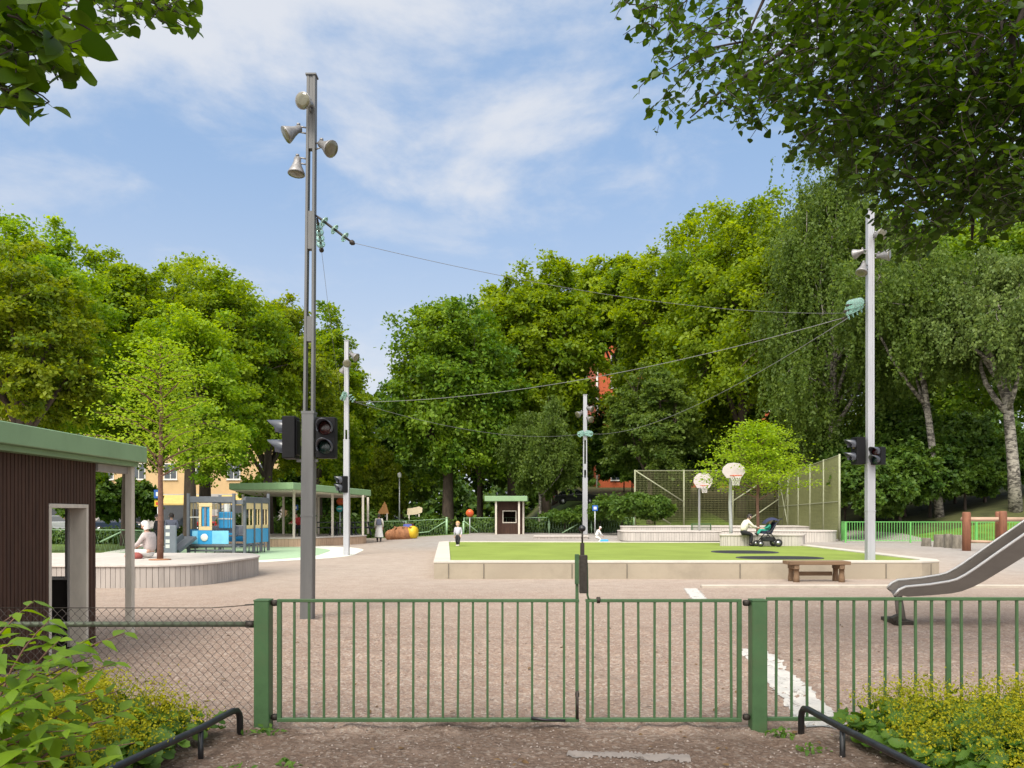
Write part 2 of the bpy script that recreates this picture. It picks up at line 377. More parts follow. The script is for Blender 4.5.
# ------------------------------------------------------------------ gate and fences at the front
G = 6.17
M_green = mat('green_paint', (.054,.118,.046), .5, .16, 9, spec=.45, dirt=.6, dirtcol=(.07,.065,.03), bump=.08, bscale=60)
M_dgreen = mat('dark_green_paint', (.045,.10,.04), .5, .2, 20)
M_rust = mat('dark_metal', (.05,.042,.035), .55, .35, 30, metal=.5, bump=.2)
M_black = mat('black_paint', (.012,.012,.014), .35, .3, 12, spec=.55, dirt=.4, dirtcol=(.06,.06,.06))
M_galv = mat('galvanised_steel', (.24,.245,.25), .42, .22, 5, metal=.55, stretch=(1,1,.25))
M_wire = mat('wire', (.10,.085,.075), .6, .2, 5, metal=.2)
GROUP_GATE = 'green steel gate and its fence'
for px, lab in ((263.5, 'stout green square gate post between the chain link fence and the long gate leaf'), (757.7, 'stout green square gate post between the short gate leaf and the right railing')):
    x = X(px, G); t = thing('gate_post', (x, G, 0), lab, 'gate post', 'stout green gate posts')
    h = Z(600, G); MB().box(x-.058, x+.058, G-.058, G+.058, -.3, h).build('post', M_green, t, bevel=.006)
    MB().box(x-.061, x+.061, G-.061, G+.061, h-.004, h+.006).build('post_cap', M_green, t, bevel=.003)
    sgn = 1 if px < 500 else -1
    for py in (603, 717):
        z = Z(py, G); m = MB(); m.tube([(x+sgn*.058, G, z), (x+sgn*.1, G, z)], .012, 8)
        m.lathe((x+sgn*.088, G, z-.022), (0,0,1), [(0,.02),(.008,.028),(.036,.028),(.044,.02)], 10)
        m.build('hinge', M_rust, t)
def leaf(px0, px1, bars, label, loc_px, left):
    t = thing('gate_leaf', (X(loc_px, G), G, 0), label, 'gate', 'leaves of the green gate')
    z1, z0 = Z(600.6, G), Z(719.7, G); x0, x1 = X(px0, G), X(px1, G)
    m = MB(); m.box(x0-.016, x1+.016, G-.016, G+.016, z1-.012, z1+.012); m.build('top_rail', M_green, t, bevel=.003)
    m = MB(); m.box(x0-.016, x1+.016, G-.02, G+.02, z0-.014, z0+.014); m.build('bottom_rail', M_green, t, bevel=.003)
    for k, px in enumerate((px0, px1)):
        x = X(px, G); top = z1-.0125
        if left and k == 1: top = Z(556, G)
        if not left and k == 0: top = z1-.0125
        m = MB(); hw = .0165 if k != (1 if left else 0) else .012
        m.box(x-hw, x+hw, G-.0165 if not (left and k) else G-.0125, G+.0165 if not (left and k) else G+.0125, z0+.0142, z1-.0122)
        if left and k == 1: m.box(x-hw, x+hw, G-.0125, G+.0125, z1+.0122, top)
        m.build('stile', M_green, t, bevel=.002)
    me = None
    for px in bars:
        x = X(px, G)
        if me is None:
            m = MB(); m.box(-.0085, .0085, -.0085, .0085, 0, z1-z0-.0262); o = m.build('bar', M_green, None, org=(0,0,0)); me = o.data
        else:
            o = bpy.data.objects.new('bar', me); COL.objects.link(o)
        o.parent = t; o.location = Vector((x, G, z0+.0141))-Vector(t.location); o.rotation_euler = (random.gauss(0,.003), random.gauss(0,.0035), 0)
    return t, z0, z1
lbars = [294.2+14.87*k for k in range(19)]
tl, z0, z1 = leaf(279.5, 577, lbars[:-1]+[564], 'long left leaf of the green barred gate, standing closed', 428, True)
tr_, _, _ = leaf(587.6, 739.2, [592.6,608.7,623.8,639.0,654.4,669.8,685.1,700.6,716.0,731.4], 'short right leaf of the green barred gate, standing closed', 663, False)
# latch plate, drop bolt and stop on the long leaf
m = MB(); m.box(X(574.6,G), X(578.7,G), G-.03, G-.0127, Z(584,G), Z(554,G)); m.build('latch_plate', M_dgreen, tl, bevel=.003)
m = MB(); m.tube([(X(577,G), G-.028, Z(718,G)), (X(577,G), G-.028, Z(690,G))], .011, 8); m.box(X(575,G), X(579,G), G-.03, G-.0126, Z(696,G), Z(692,G)); m.build('drop_bolt', M_rust, tl)
m = MB(); m.tube([(X(531,G), G-.045, Z(716.5,G)), (X(545,G), G-.045, Z(718.5,G)), (X(565,G), G-.045, Z(719,G))], [.014,.011,.009], 8); m.build('foot_latch', M_black, tl)
m = MB(); m.box(X(579.3,G), X(587.2,G), G-.035, G+.02, Z(593,G), Z(555,G)); lb = m.build('latch_box', M_rust, tr_, bevel=.004)
m = MB(); m.box(X(580.2,G), X(584.2,G), G-.02, G+.005, Z(554.9,G), Z(543,G)); m.tube([(X(582.2,G), G-.008, Z(543,G)), (X(582.2,G), G-.008, Z(531,G))], .007, 8); m.build('lever', M_rust, tr_)
m = MB(); c = P(582.2, 528.5, G-.008); m.lathe(c-Vector((0,0,.027)), (0,0,1), [(0,.004),(.006,.017),(.016,.025),(.027,.028),(.038,.025),(.048,.017),(.054,.004)], 14); m.build('knob', M_black, tr_)
m = MB(); m.tube([P(586.9,563,G-.02), P(587.4,583,G-.02), P(587.4,595,G-.02), P(588.6,599,G-.01), P(592,600.2,G-.0)], .008, 8); m.build('pull_rod', M_dgreen, tr_)
m = MB(); m.tube([P(597+.012*k*4, 600, G)+Vector((0, .022*math.cos(k*.9), .022*math.sin(k*.9))) for k in range(60)], .004, 5); m.build('spring', M_rust, tr_)
# railing on the right
t = thing('railing', (X(770,G), G, 0), 'green barred railing running right from the gate behind yellow flowers', 'railing')
xa, xb = X(766, G)+.003, X(1650, G)
MB().box(xa, xb, G-.016, G+.016, Z(600.5,G), Z(597.3,G)).build('top_rail', M_green, t, bevel=.003)
MB().box(xa, xb, G-.018, G+.018, Z(720.5,G), Z(717,G)).build('bottom_rail', M_green, t, bevel=.003)
zb, zt = Z(717,G)+.0003, Z(600.5,G)-.0003
bx = [776+15.55*k for k in range(11)]+[961.7+18.45*k for k in range(37)]; me = None
for px in bx:
    if me is None: o = MB().box(-.0085,.0085,-.0085,.0085,0,zt-zb).build('bar', M_green, None, org=(0,0,0)); me = o.data
    else: o = bpy.data.objects.new('bar', me); COL.objects.link(o)
    o.parent = t; o.location = Vector((X(px,G), G, zb))-Vector(t.location); o.rotation_euler = (random.gauss(0,.003), random.gauss(0,.0035), 0)
MB().box(X(946,G), X(950.4,G), G-.0145, G+.0145, zb, zt).build('post', M_green, t, bevel=.002)
# chain link fence on the left
t = thing('chain_link_fence', (X(255,G), G, 0), 'low chain link fence with a tubular rail beside the left gate post', 'fence')
fx0, fx1, fz1 = -5.6, X(255.2, G), Z(607.5, G)
m = MB(); m.tube([(fx0, G, Z(624.5,G)), (fx1-.06, G, Z(624.2,G))], .021, 10); m.build('rail', mat('rail_paint', (.10,.12,.075), .5, .25, 12, dirt=.4), t)
m = MB(); m.tube([(fx1-.07, G, Z(624.2,G)), (fx1, G, Z(624.2,G))], .027, 10); m.build('rail_socket', M_rust, t)
m = MB(); m.tube([(fx0, G-.024, fz1), (X(212,G), G-.024, fz1), (X(238,G), G-.01, Z(605.8,G)), (fx1, G, Z(604.5,G))], .0035, 5); m.tube([(fx1, G, Z(604.5,G)), (X(245,G), G, Z(605,G))], .006, 5)
m.build('tension_wire', M_rust, t)
m = MB(); sp_ = .034
for k in range(int((fx1-fx0)/(2*sp_))):
    x = fx0+2*sp_*k
    pts = []; zz = .02; i = 0
    while zz < fz1+.02:
        pts.append((x+(sp_+.003 if i % 2 else -.003), G-.024+(.004 if i % 2 else -.004), zz)); zz += sp_*1.06; i += 1
    m.tube(pts, .0023, 4, False)
    pts2 = [(x+2*sp_-(q[0]-x), q[1], q[2]) for q in pts]
    m.tube(pts2, .0023, 4, False)
m.build('wire_mesh', M_wire, t)
for x in (-4.35, -5.55): MB().tube([(x, G+.03, -.2), (x, G+.03, .97)], .024, 10).build('post', M_green, t)
# low black hoop rails either side of the path
for pts, sx, lab in ((( (-2.03,5.97),(-2.05,5.86),(-2.1,5.4),(-2.26,4.58),(-2.48,3.4) ), -2.105, 'low black tubular hoop rail along the left edge of the path'),
                     (( (2.18,6.03),(2.19,5.92),(2.23,5.4),(2.33,4.58),(2.5,3.4) ), 2.235, 'low black tubular hoop rail along the right edge of the path')):
    t = thing('hoop_rail', (pts[0][0], pts[0][1], 0), lab, 'rail', 'low black rails beside the path')
    a, b_ = Vector((*pts[0], 0)), Vector((*pts[1], 0)); h = .205
    m = MB(); m.tube([a+Vector((0,0,-.1)), a+Vector((0,0,h-.09)), a.lerp(b_,.1)+Vector((0,0,h-.045)), a.lerp(b_,.4)+Vector((0,0,h-.012)), b_+Vector((0,0,h))]+[Vector((*q, h)) for q in pts[2:]], .024, 12)
    m.build('tube', M_black, t)
    for yy in (5.41, 4.0):
        xx = sx if yy > 5 else (sx-.28 if sx < 0 else sx+.17)
        MB().tube([(xx, yy, -.1), (xx, yy, h-.015)], .019, 10).build('leg', M_black, t)

# ------------------------------------------------------------------ near shed
M_wood = mat('stained_boards', (.058,.026,.016), .7, .35, 14, bump=.3, bscale=30, stretch=(1,1,.1))
M_roof = mat('green_fascia', (.235,.365,.195), .5, .12, 3, dirt=.35, dirtcol=(.09,.14,.07), stretch=(1,1,.6))
M_grey = mat('grey_paint', (.33,.31,.29), .55, .12, 6)
M_pale = mat('pale_timber_paint', (.60,.54,.46), .6, .14, 7, stretch=(1,1,.3))
M_int = mat('dark_lining', (.018,.015,.013), .8, .2, 5)
SX = -5.2
t = thing('playground_shed', (SX, 10.0, 0), 'dark brown boarded shed with thick green roof fascia, nearest on the left', 'shed')
def boards(m, x0, x1, y0, y1, z0, z1, axis):   # vertical battens standing proud of the wall
    a, b_ = (y0, y1) if axis == 'y' else (x0, x1); k = max(1, int((b_-a)/.062)); st = (b_-a)/k
    for i in range(k):
        p, q = a+i*st+.004, a+(i+1)*st-.01
        if axis == 'y': m.box(x0, x1, p, q, z0, z1)
        else: m.box(p, q, y0, y1, z0, z1)
dy0, dy1, dz0, dz1 = 9.02, 9.78, .03, Z(507, 9.4)
m = MB()
m.box(SX-.12, SX-.022, 4.6, dy0, -.05, 2.29); m.box(SX-.12, SX-.022, dy1, 10.0, -.05, 2.29); m.box(SX-.12, SX-.022, dy0, dy1, dz1, 2.29)
boards(m, SX-.022, SX, 4.6, dy0-.03, -.02, 2.285, 'y'); boards(m, SX-.022, SX, dy1+.03, 10.0, -.02, 2.285, 'y'); boards(m, SX-.022, SX, dy0-.03, dy1+.03, dz1+.04, 2.285, 'y')
wx0, wx1, wz0, wz1 = -6.02, -5.50, .87, 1.74                       # window in the far end wall
m.box(-8.2, wx0, 9.88, 9.99, -.05, 2.29); m.box(wx1, SX-.121, 9.88, 9.99, -.05, 2.29); m.box(wx0, wx1, 9.88, 9.99, -.05, wz0); m.box(wx0, wx1, 9.88, 9.99, wz1, 2.29)
m.box(-8.2, -8.08, 4.6, 9.879, -.05, 2.29); m.box(-8.079, SX-.121, 4.6, 4.72, -.05, 2.29)
m.build('wall', M_wood, t)
m = MB(); m.box(-8.07, SX-.125, 9.86, 9.878, 0, wz0); m.box(-8.07, wx0, 9.86, 9.878, wz0, 2.25); m.box(wx1, SX-.125, 9.86, 9.878, wz0, 2.25); m.build('lining', M_int, t)
m = MB(); e = .035
for (a, b_) in ((dy0-e, dy0+.012), (dy1-.012, dy1+e)): m.box(SX-.2, SX+.006, a, b_, dz0, dz1-.012)
m.box(SX-.2, SX+.006, dy0-e, dy1+e, dz1-.012, dz1+e); fr = m.build('door_frame', M_pale, t, bevel=.003)
MB().box(SX-.22, SX-.201, dy1-.03, dy1+.02, dz0, dz1).build('door_stop', M_grey, t)
m = MB()
for (a, b_) in ((wx0-.03, wx0), (wx1, wx1+.03)): m.box(a, b_, 9.84, 10.01, wz0-.03, wz1+.03)
m.box(wx0, wx1, 9.84, 10.01, wz0-.03, wz0); m.box(wx0, wx1, 9.84, 10.01, wz1, wz1+.03); m.build('window_frame', M_grey, t)
m = MB(); m.box(-8.5, -4.98, 4.2, 10.92, 2.345, 2.562); m.build('roof', M_roof, t, bevel=.008)
m = MB(); m.box(-8.4, -5.06, 4.3, 10.84, 2.285, 2.3445); m.build('roof_soffit', M_roof, t, bevel=.004)
m = MB()
for k in range(110): m.box(-8.45+random.random()*3.4, 0, 0, 0, 0, 0) if False else None
m.box(SX-.10, SX+.03, 10.001, 10.80, 2.19, 2.283); m.build('beam', M_grey, t, bevel=.004)
for x in (SX+.04, -8.1): MB().box(x-.045, x+.045, 10.76, 10.85, -.05, 2.284).build('post', M_pale, t, bevel=.004)
sv = [(-8.5+rng.random()*3.5, 4.2+rng.random()*6.7) for k in range(900)]
C = np.array([(a, b_, 2.562) for a, b_ in sv if a > -5.25 or random.random() < .3])
leaves('leaf_litter', C-np.array(t.location)+np.array([0,0,.008]), rng.normal(size=(len(C),3))*.5+np.array([0,0,1]), .05, DIAMOND, mat('litter', (.10,.08,.03), .9, .4, 5), t)['kind'] = 'stuff'
# ------------------------------------------------------------------ tall masts with floodlights, signals and insulators
M_mast = mat('mast_steel', (.125,.125,.125), .55, .18, 4, metal=.1, stretch=(1,1,.15), dirt=.25, dirtcol=(.14,.13,.12))
M_mastl = mat('pale_mast_steel', (.39,.395,.42), .45, .12, 4, metal=.2, stretch=(1,1,.15))
M_lamp = mat('lamp_housing', (.27,.26,.255), .4, .25, 20, metal=.5)
M_lens = mat('lamp_glass', (.14,.13,.08), .12, .3, 12, spec=.8)
M_sig = mat('signal_box', (.007,.007,.008), .6, .2, 10, spec=.2)
M_visor = mat('signal_visor', (.055,.06,.075), .3, .2, 10, spec=.6)
M_red = mat('dark_red_lens', (.035,.004,.004), .2, .4, 30, spec=.6)
M_grn = mat('dark_green_lens', (.003,.025,.02), .2, .4, 30, spec=.6)
def glass_mat():
    m, n = nt_new('green_insulator_glass'); out = N(n, 'ShaderNodeOutputMaterial')
    b = S(N(n, 'ShaderNodeBsdfPrincipled'), Roughness=.12, IOR=1.45); b.inputs['Base Color'].default_value = (.52,.78,.70,1); b.inputs['Transmission Weight'].default_value = .65
    L(n, b.outputs[0], out.inputs['Surface']); return m
M_ins = glass_mat()
def floodlight(parent, at_, base, d, sc_=1.0):
    """bell lamp on a bracket: at_ = back of the bell, base = where the bracket meets the mast, d = beam direction"""
    at_, base, d = Vector(at_), Vector(base), Vector(d).normalized()
    m = MB(); s = sc_
    m.lathe(at_, d, [(-.05*s,.03*s),(-.03*s,.055*s),(.05*s,.06*s),(.065*s,.07*s),(.09*s,.075*s),(.13*s,.095*s),(.18*s,.118*s),(.215*s,.132*s),(.235*s,.136*s),(.235*s,.122*s)], 16)
    m.lathe(at_+Vector((0,0,.055*s)), (0,0,1), [(0,.03*s),(.03*s,.03*s),(.04*s,.012*s)], 8)
    h = m.build('floodlight', M_lamp, parent)
    MB().lathe(at_, d, [(.236*s,.121*s),(.242*s,.118*s),(.247*s,.07*s),(.249*s,.01*s)], 16).build('lens', M_lens, h, org=parent_org(parent))
    m = MB(); up = Vector((0,0,.045*s)); m.tube([base+up, at_+up], .013*s, 6); m.tube([base-up, at_-up], .013*s, 6); m.build('bracket', M_lamp, h, org=parent_org(parent))
def insulator(parent, p, q, nd=3, r=.075):
    p, q = Vector(p), Vector(q); d = (q-p); l = d.length; d.normalize()
    rod = MB(); rod.tube([p, p+d*l*.15, p+d*l*.8, q], [.012,.02,.02,.012], 8); rod.lathe(q, d, [(-.04,.02),(-.02,.04),(.02,.04),(.05,.015)], 8)
    o = rod.build('insulator', M_rust, parent)
    for k in range(nd):
        c = p+d*l*(.22+.56*k/max(1, nd-1)); g = MB()
        g.lathe(c, d, [(-.02,.022),(-.012,.05),(0,r*.8),(.018,r),(.028,r*.96),(.02,r*.7),(.03,r*.55),(.012,.03)], 16); g.build('glass_disc', M_ins, o, org=parent_org(parent))
def signal(parent, c, d, w=.31, h=.64, dep=.22, side_off=0):
    c, d = Vector(c), Vector(d).normalized(); sx = Vector((0,0,1)).cross(d).normalized()
    m = MB(); m.obox(c, d*dep/2, sx*w/2, Vector((0,0,h/2))); m.obox(c-d*(dep/2+.012), d*.012, sx*w*.4, Vector((0,0,h*.42)))
    o = m.build('traffic_light', M_sig, parent, bevel=.012)
    for k, lm in ((1, M_red), (-1, M_grn)):
        cc = c+d*dep/2+Vector((0,0,k*h*.235)); r = w*.36
        MB().lathe(cc, d, [(0,r),(.008,r),(.02,r*.6),(.024,.01)], 18).build('lens', lm, o, org=parent_org(parent))
        m = MB(); vs = []; fs = []; nn = 14                        # hooded visor, open below
        for ri, (rr, dp) in enumerate(((r*1.1, 0.0), (r*1.1, 1.0), (r*1.0, 1.0), (r*1.0, 0.0))):
            for j in range(nn+1):
                a = R(-35)+R(250)*j/nn; ln = dp*(.27 if True else 0)*(.45+.55*max(0, math.sin(a)))
                vs.append(cc+sx*math.cos(a)*rr+Vector((0,0,math.sin(a)*rr))+d*ln)
        for a in range(3):
            for j in range(nn): fs.append((a*(nn+1)+j, a*(nn+1)+j+1, (a+1)*(nn+1)+j+1, (a+1)*(nn+1)+j))
        m.add(vs, fs, True); m.build('visor', M_visor, o, org=parent_org(parent))
    return o
def mast(px, pyb, pyt, d, z0, label, mm, wb, wt, lean=0, step=None, slots=()):
    """slotted steel mast; slots: list of (row0,row1,kind)"""
    x = X(px, d); t = thing('light_mast', (x, d, z0), label, 'light mast', 'tall steel masts carrying wires over the playground')
    zt = Z(pyt, d); zs = step if step else z0+.4
    def off(z): return x+lean*(z-z0)
    m = MB(); m.add([(off(z)+a*wb/2, d+b_*wb/2, z) for z in (z0-.3, zs) for b_ in (-1,1) for a in (-1,1)], [(0,2,3,1),(4,5,7,6),(0,1,5,4),(2,6,7,3),(0,4,6,2),(1,3,7,5)])
    m.build('base_column', mm, t, bevel=.012)
    m = MB()
    m.obox((off((z0+zs)*.5), d, (z0+zs)*.5), (wb/2+.004,0,0), (0,wb/2+.004,0), (0,0,.012)); m.build('collar', mm, t); m = MB()
    m.obox((off(zs), d, zs), (wb/2+.004,0,0), (0,wb/2+.004,0), (0,0,.02)); m.build('collar', mm, t)
    z = zs
    for sg in (-1, 1):
        m = MB(); r = wt*.30; a = Vector((off(zs)+sg*(wb*.42-r/2), d, zs)); b_ = Vector((off(zt)+sg*(wt/2-r/2), d, zt)); m.bar(a, b_, r, wt, (0,1,0)); m.build('rail', mm, t, bevel=.004)
    for (r0, r1) in slots:                                              # solid web plates between the two rails
        m = MB(); za, zb = Z(r0, d), Z(r1, d); k0 = (za-zs)/(zt-zs); k1 = (zb-zs)/(zt-zs)
        wa = (wb*.42)*(1-k0)+(wt/2)*k0-.006; wc = (wb*.42)*(1-k1)+(wt/2)*k1-.006
        m.add([(off(za)-wa, d-wt*.42, za),(off(za)+wa, d-wt*.42, za),(off(za)-wa, d+wt*.42, za),(off(za)+wa, d+wt*.42, za),
               (off(zb)-wc, d-wt*.42, zb),(off(zb)+wc, d-wt*.42, zb),(off(zb)-wc, d+wt*.42, zb),(off(zb)+wc, d+wt*.42, zb)], [(0,2,3,1),(4,5,7,6),(0,1,5,4),(2,6,7,3),(0,4,6,2),(1,3,7,5)])
        m.build('web_plate', mm, t, bevel=.003)
    m = MB(); m.obox((off(zt)+.0, d, zt+.012), (wt*.62,0,0), (0,wt*.62,0), (0,0,.012)); m.build('mast_cap', mm, t)
    return t, off
# nearest mast
dA = 12.6
tA, oA = mast(307.5, 619, 77, dA, 0, 'tall dark grey slotted mast nearest the gate with four bell lamps', M_mast, .195, .135, lean=.0083, step=Z(413,dA), slots=((317,342),(250,212),(150,77)))
def onA(py, dx=0, dy=0): z = Z(py, dA); return Vector((oA(z)+dx, dA+dy, z))
floodlight(tA, onA(108,.0,-.13), onA(112,0,-.05), (-.25,-1,-.28), .95)
floodlight(tA, P(299,130,dA)+Vector((0,-.03,0)), onA(131,-.05), (-.75,-.35,-.55))
floodlight(tA, P(322,145,dA)+Vector((0,-.03,0)), onA(147,.05), (.72,-.4,-.5))
floodlight(tA, P(297.5,160,dA), onA(162,-.05), (-.05,-.1,-1))
insulator(tA, onA(215,.07), P(352,242.5,dA), 3, .085)
insulator(tA, onA(217,.09,.05), P(321.5,250,dA+.9), 4, .075)
signal(tA, P(291,438,dA), (-1,-.02,0), .33, .66, .20)
signal(tA, P(326.6,438,dA), (.03,-1,0), .31, .64, .2)
m = MB(); m.box(X(297,dA), X(318,dA), dA-.03, dA+.03, Z(462,dA), Z(459.5,dA)); m.build('signal_bracket', M_mast, tA)
# mast standing on the turf to the right
dB = 21.2
tB, oB = mast(870, 560, 211, dB, .43, 'tall pale mast on the right edge of the turf, in front of the birches', M_mastl, .205, .165, step=Z(462,dB), slots=((450,211),))
floodlight(tB, P(873,237,dB)+Vector((0,-.15,0)), P(871,240,dB), (.25,-1,-.25), 1.1)
floodlight(tB, P(877,257,dB)+Vector((0,-.1,0)), P(872,256,dB), (.7,-.6,-.1), 1.15)
floodlight(tB, P(862,266,dB)+Vector((0,-.1,0)), P(868,268,dB), (-.35,-.3,-.9), 1.15)
floodlight(tB, P(864,250,dB)+Vector((0,.1,0)), P(868,252,dB), (-.6,.8,-.1), 1.0)
for (q, dd) in (((843,318), -.2), ((846,313), .5), ((850,309), 1.2)): insulator(tB, P(867,305-dd*4,dB)+Vector((-.05,dd*.12,0)), P(q[0]-dd*2,q[1]-dd*3,dB-dd), 4, .125)
signal(tB, P(859,451,dB)+Vector((-.02,0,0)), (-1,-.1,0), .32, .72, .24)
signal(tB, P(874.5,456.5,dB)+Vector((0,-.22,0)), (-.8,-.6,0), .3, .46, .22)
# mast far left, mast far right
dC = 32.0
tC, oC = mast(346.5, 555, 341, dC, 0, 'tall pale mast farther off in front of the open pavilion', M_mastl, .22, .16, lean=.001, step=Z(440,dC), slots=((430,341),))
floodlight(tC, P(351,354,dC), P(347.5,355,dC), (.75,-.3,-.5), 1.3); floodlight(tC, P(345,366,dC), P(346.5,367,dC), (-.4,.5,-.7), 1.2)
floodlight(tC, P(348,363,dC)+Vector((0,-.2,0)), P(347.5,364,dC), (.2,-1,-.4), 1.2)
insulator(tC, P(348,394,dC), P(355,402,dC), 3, .12); insulator(tC, P(345.5,392,dC), P(342,400,dC-.6), 3, .11)
signal(tC, P(343.5,484.5,dC), (-.8,-.6,0), .42, .66, .25)
dD = 54.0
tD, oD = mast(585, 533, 395, dD, .28, 'tall pale mast farthest off, beyond the green turf', M_mastl, .33, .24, step=Z(478,dD), slots=((470,464),(440,395)))
for (bx_, by_, dv) in ((589,408,(.7,-.5,-.3)),(579,413,(-.7,-.5,-.4)),(589,418,(.5,-.7,-.4))): floodlight(tD, P(585+(bx_-585)*.6,by_,dD)+Vector((0,-.15,0)), P(585,by_+1,dD), dv, 1.7)
insulator(tD, P(584,433,dD), P(578.5,434.5,dD-.5), 3, .2); insulator(tD, P(586,433,dD), P(591.5,434,dD-1), 3, .2)
# wires
M_cable = mat('cable', (.20,.20,.20), .5, .1, 3)
def wire(p, q, sag, lab, r=.009):
    p, q = Vector(p), Vector(q); pts = []
    for i in range(25):
        u = i/24; v = p.lerp(q, u); v.z -= sag*4*u*(1-u); pts.append(v)
    m = MB(); m.tube(pts, r, 6); tag(m.build('overhead_wire', M_cable, None, org=p), lab, 'wire', 'wires strung between the masts')
wire(P(354,243,dA), P(846,313,dB-.5), .32, 'thin wire from the nearest mast high across the sky to the right mast', .004)
wire(P(355,402,dC), P(843,318,dB+.2), .55, 'wire from the mast by the pavilion to the right mast across the trees', .008)
wire(P(592,434,dD-1), P(848,318,dB-1.2), .8, 'wire from the farthest mast climbing to the right mast', .009)
wire(P(355,402,dC), P(578.5,434.5,dD-.5), .6, 'wire linking the pavilion mast with the farthest mast', .009)
wire(P(321.5,250,dA+.9), P(342,400,dC-.6), .25, 'thin wire hanging from the nearest mast to the pavilion mast', .0035)

# ------------------------------------------------------------------ raised turf pitch
M_conc = mat('pale_concrete', (.345,.295,.225), .85, .16, 1.6, bump=.25, bscale=25, dirt=.6, dirtcol=(.22,.18,.135))
M_concT = mat('concrete_capping', (.52,.48,.42), .8, .12, 2.0, bump=.15, bscale=30, dirt=.45, dirtcol=(.34,.30,.24))
M_turf = mat('artificial_turf', (.215,.275,.06), .95, .16, .7, bump=.5, bscale=90, spec=.1, dirt=.35, dirtcol=(.16,.19,.05))
ZT = .455
outer = [(-1.98,20.3),(10.4,20.3),(11.0,20.6),(11.25,21.2),(11.6,32.5),(11.5,33.5),(10.9,34.2),(-2.2,35.3),(-3.0,35.2),(-3.15,34.6)]
cxm = (sum(p[0] for p in outer)/len(outer), sum(p[1] for p in outer)/len(outer))
def inset(poly, d):
    n = len(poly); res = []
    for i in range(n):
        a, b_, c = (Vector(poly[(i+k) % n]) for k in (-1,0,1)); e1 = (b_-a).normalized(); e2 = (c-b_).normalized()
        n1 = Vector((-e1.y, e1.x)); n2 = Vector((-e2.y, e2.x)); k = (n1+n2); k = k/max(.3, k.length_squared)*2
        res.append(tuple(b_+k*d))
    return res
inner = inset(outer, .42)
t = thing('turf_pitch', (-1.98, 20.3, 0), 'raised artificial turf pitch edged by a pale concrete wall', 'pitch')
m = MB(); k = len(outer)
vs = [(p[0], p[1], z) for z in (-.1, ZT-.052) for p in outer]+[(p[0], p[1], z) for z in (-.1, ZT-.052) for p in inner]
fs = []
for i in range(k):
    j = (i+1) % k; fs += [(i,j,k+j,k+i), (2*k+j,2*k+i,3*k+i,3*k+j), (k+i,k+j,3*k+j,3*k+i)]
m.add(vs, fs); m.build('wall', M_conc, t)
m = MB(); o2 = inset(outer, -.012)
vs = [(p[0], p[1], z) for z in (ZT-.05, ZT) for p in o2]+[(p[0], p[1], z) for z in (ZT-.05, ZT) for p in inner]
fs = []
for i in range(k):
    j = (i+1) % k; fs += [(i,j,k+j,k+i), (2*k+j,2*k+i,3*k+i,3*k+j), (k+i,k+j,3*k+j,3*k+i), (j,i,2*k+i,2*k+j)]
m.add(vs, fs); m.build('capping', M_concT, t, bevel=.006)
for px in (448.5, 483.8, 572, 627, 740, 886, 931): 
    x = X(px, 20.3); MB().box(x-.012, x+.012, 20.285, 20.30, .02, ZT-.07).build('wall_joint', mat('joint', (.16,.14,.11), .9, .2, 4) if px < 450 else bpy.data.materials['joint'], t)
m = MB(); m.sheet(inset(outer, .415), ZT-.03); m.build('turf', M_turf, t)
M_mat = mat('trampoline_mat', (.018,.018,.022), .8, .2, 8, bump=.2)
for (pa, pb, py, lab) in ((713,776,551.3,'flat black trampoline mat sunk in the turf, the farther of two'), (737,822,557,'flat black trampoline mat sunk in the turf, the nearer of two')):
    d = D(py, ZT); hw = (pb-pa)/2/FP*d; x = X((pa+pb)/2, d); hd = .85 if py < 554 else .65
    t = thing('trampoline', (x, d, ZT-.03), lab, 'trampoline', 'sunken trampolines')
    pl = lambda e: [(x+math.cos(a)*(abs(math.cos(a))**-.35)*(hw+e)*.93, d+math.sin(a)*(hd+e)) for a in [2*math.pi*(i+.5)/28 for i in range(28)]]
    MB().prism(pl(.1), ZT-.029, ZT-.012).build('pad', mat('rubber_pad', (.05,.05,.055), .8, .2, 6), t); MB().sheet(pl(0), ZT-.009).build('jump_mat', M_mat, t)
# bench in front of the pitch
M_bw = mat('weathered_plank', (.17,.105,.06), .7, .3, 7, bump=.3, bscale=30, stretch=(.15,1,1))
bd = 19.5; bx0, bx1 = X(786.5,bd), X(848,bd); zs = Z(561,bd)
t = thing('wooden_bench', ((bx0+bx1)/2, bd, 0), 'brown plank bench on stubby legs standing against the pitch wall', 'bench')
for k in range(4):
    y = bd-.2+k*.132; MB().box(bx0+random.uniform(0,.02), bx1-random.uniform(0,.02), y, y+.12, zs-.085, zs).build('seat_plank', M_bw, t, bevel=.008)
for px in (794.5, 839.5):
    x = X(px, bd)
    for y in (bd-.13, bd+.24): MB().lathe((x, y, 0), (0,0,1), [(-.05,.075),(.1,.075),(.2,.06),(.36,.065),(zs-.19,.075)], 10).build('leg', M_bw, t)
    MB().box(x-.06, x+.06, bd-.18, bd+.32, zs-.19, zs-.0855).build('cross_beam', M_bw, t, bevel=.006)
MB().box(X(798,bd), X(836,bd), bd+.22, bd+.26, .13, .23).build('stretcher', M_bw, t)
# sand edging beam
M_cladlight = mat('weathered_edging', (.42,.37,.31), .85, .2, 3, bump=.3, dirt=.5, dirtcol=(.28,.22,.18))
t = MB(); t.box(X(701,17.95), 15.5, 17.85, 18.05, -.1, .065); tag(t.build('edging_beam', M_cladlight, None, org=(4.2,17.95,0), bevel=.02), 'long pale edging beam lying on the gravel in front of the bench', 'edging')
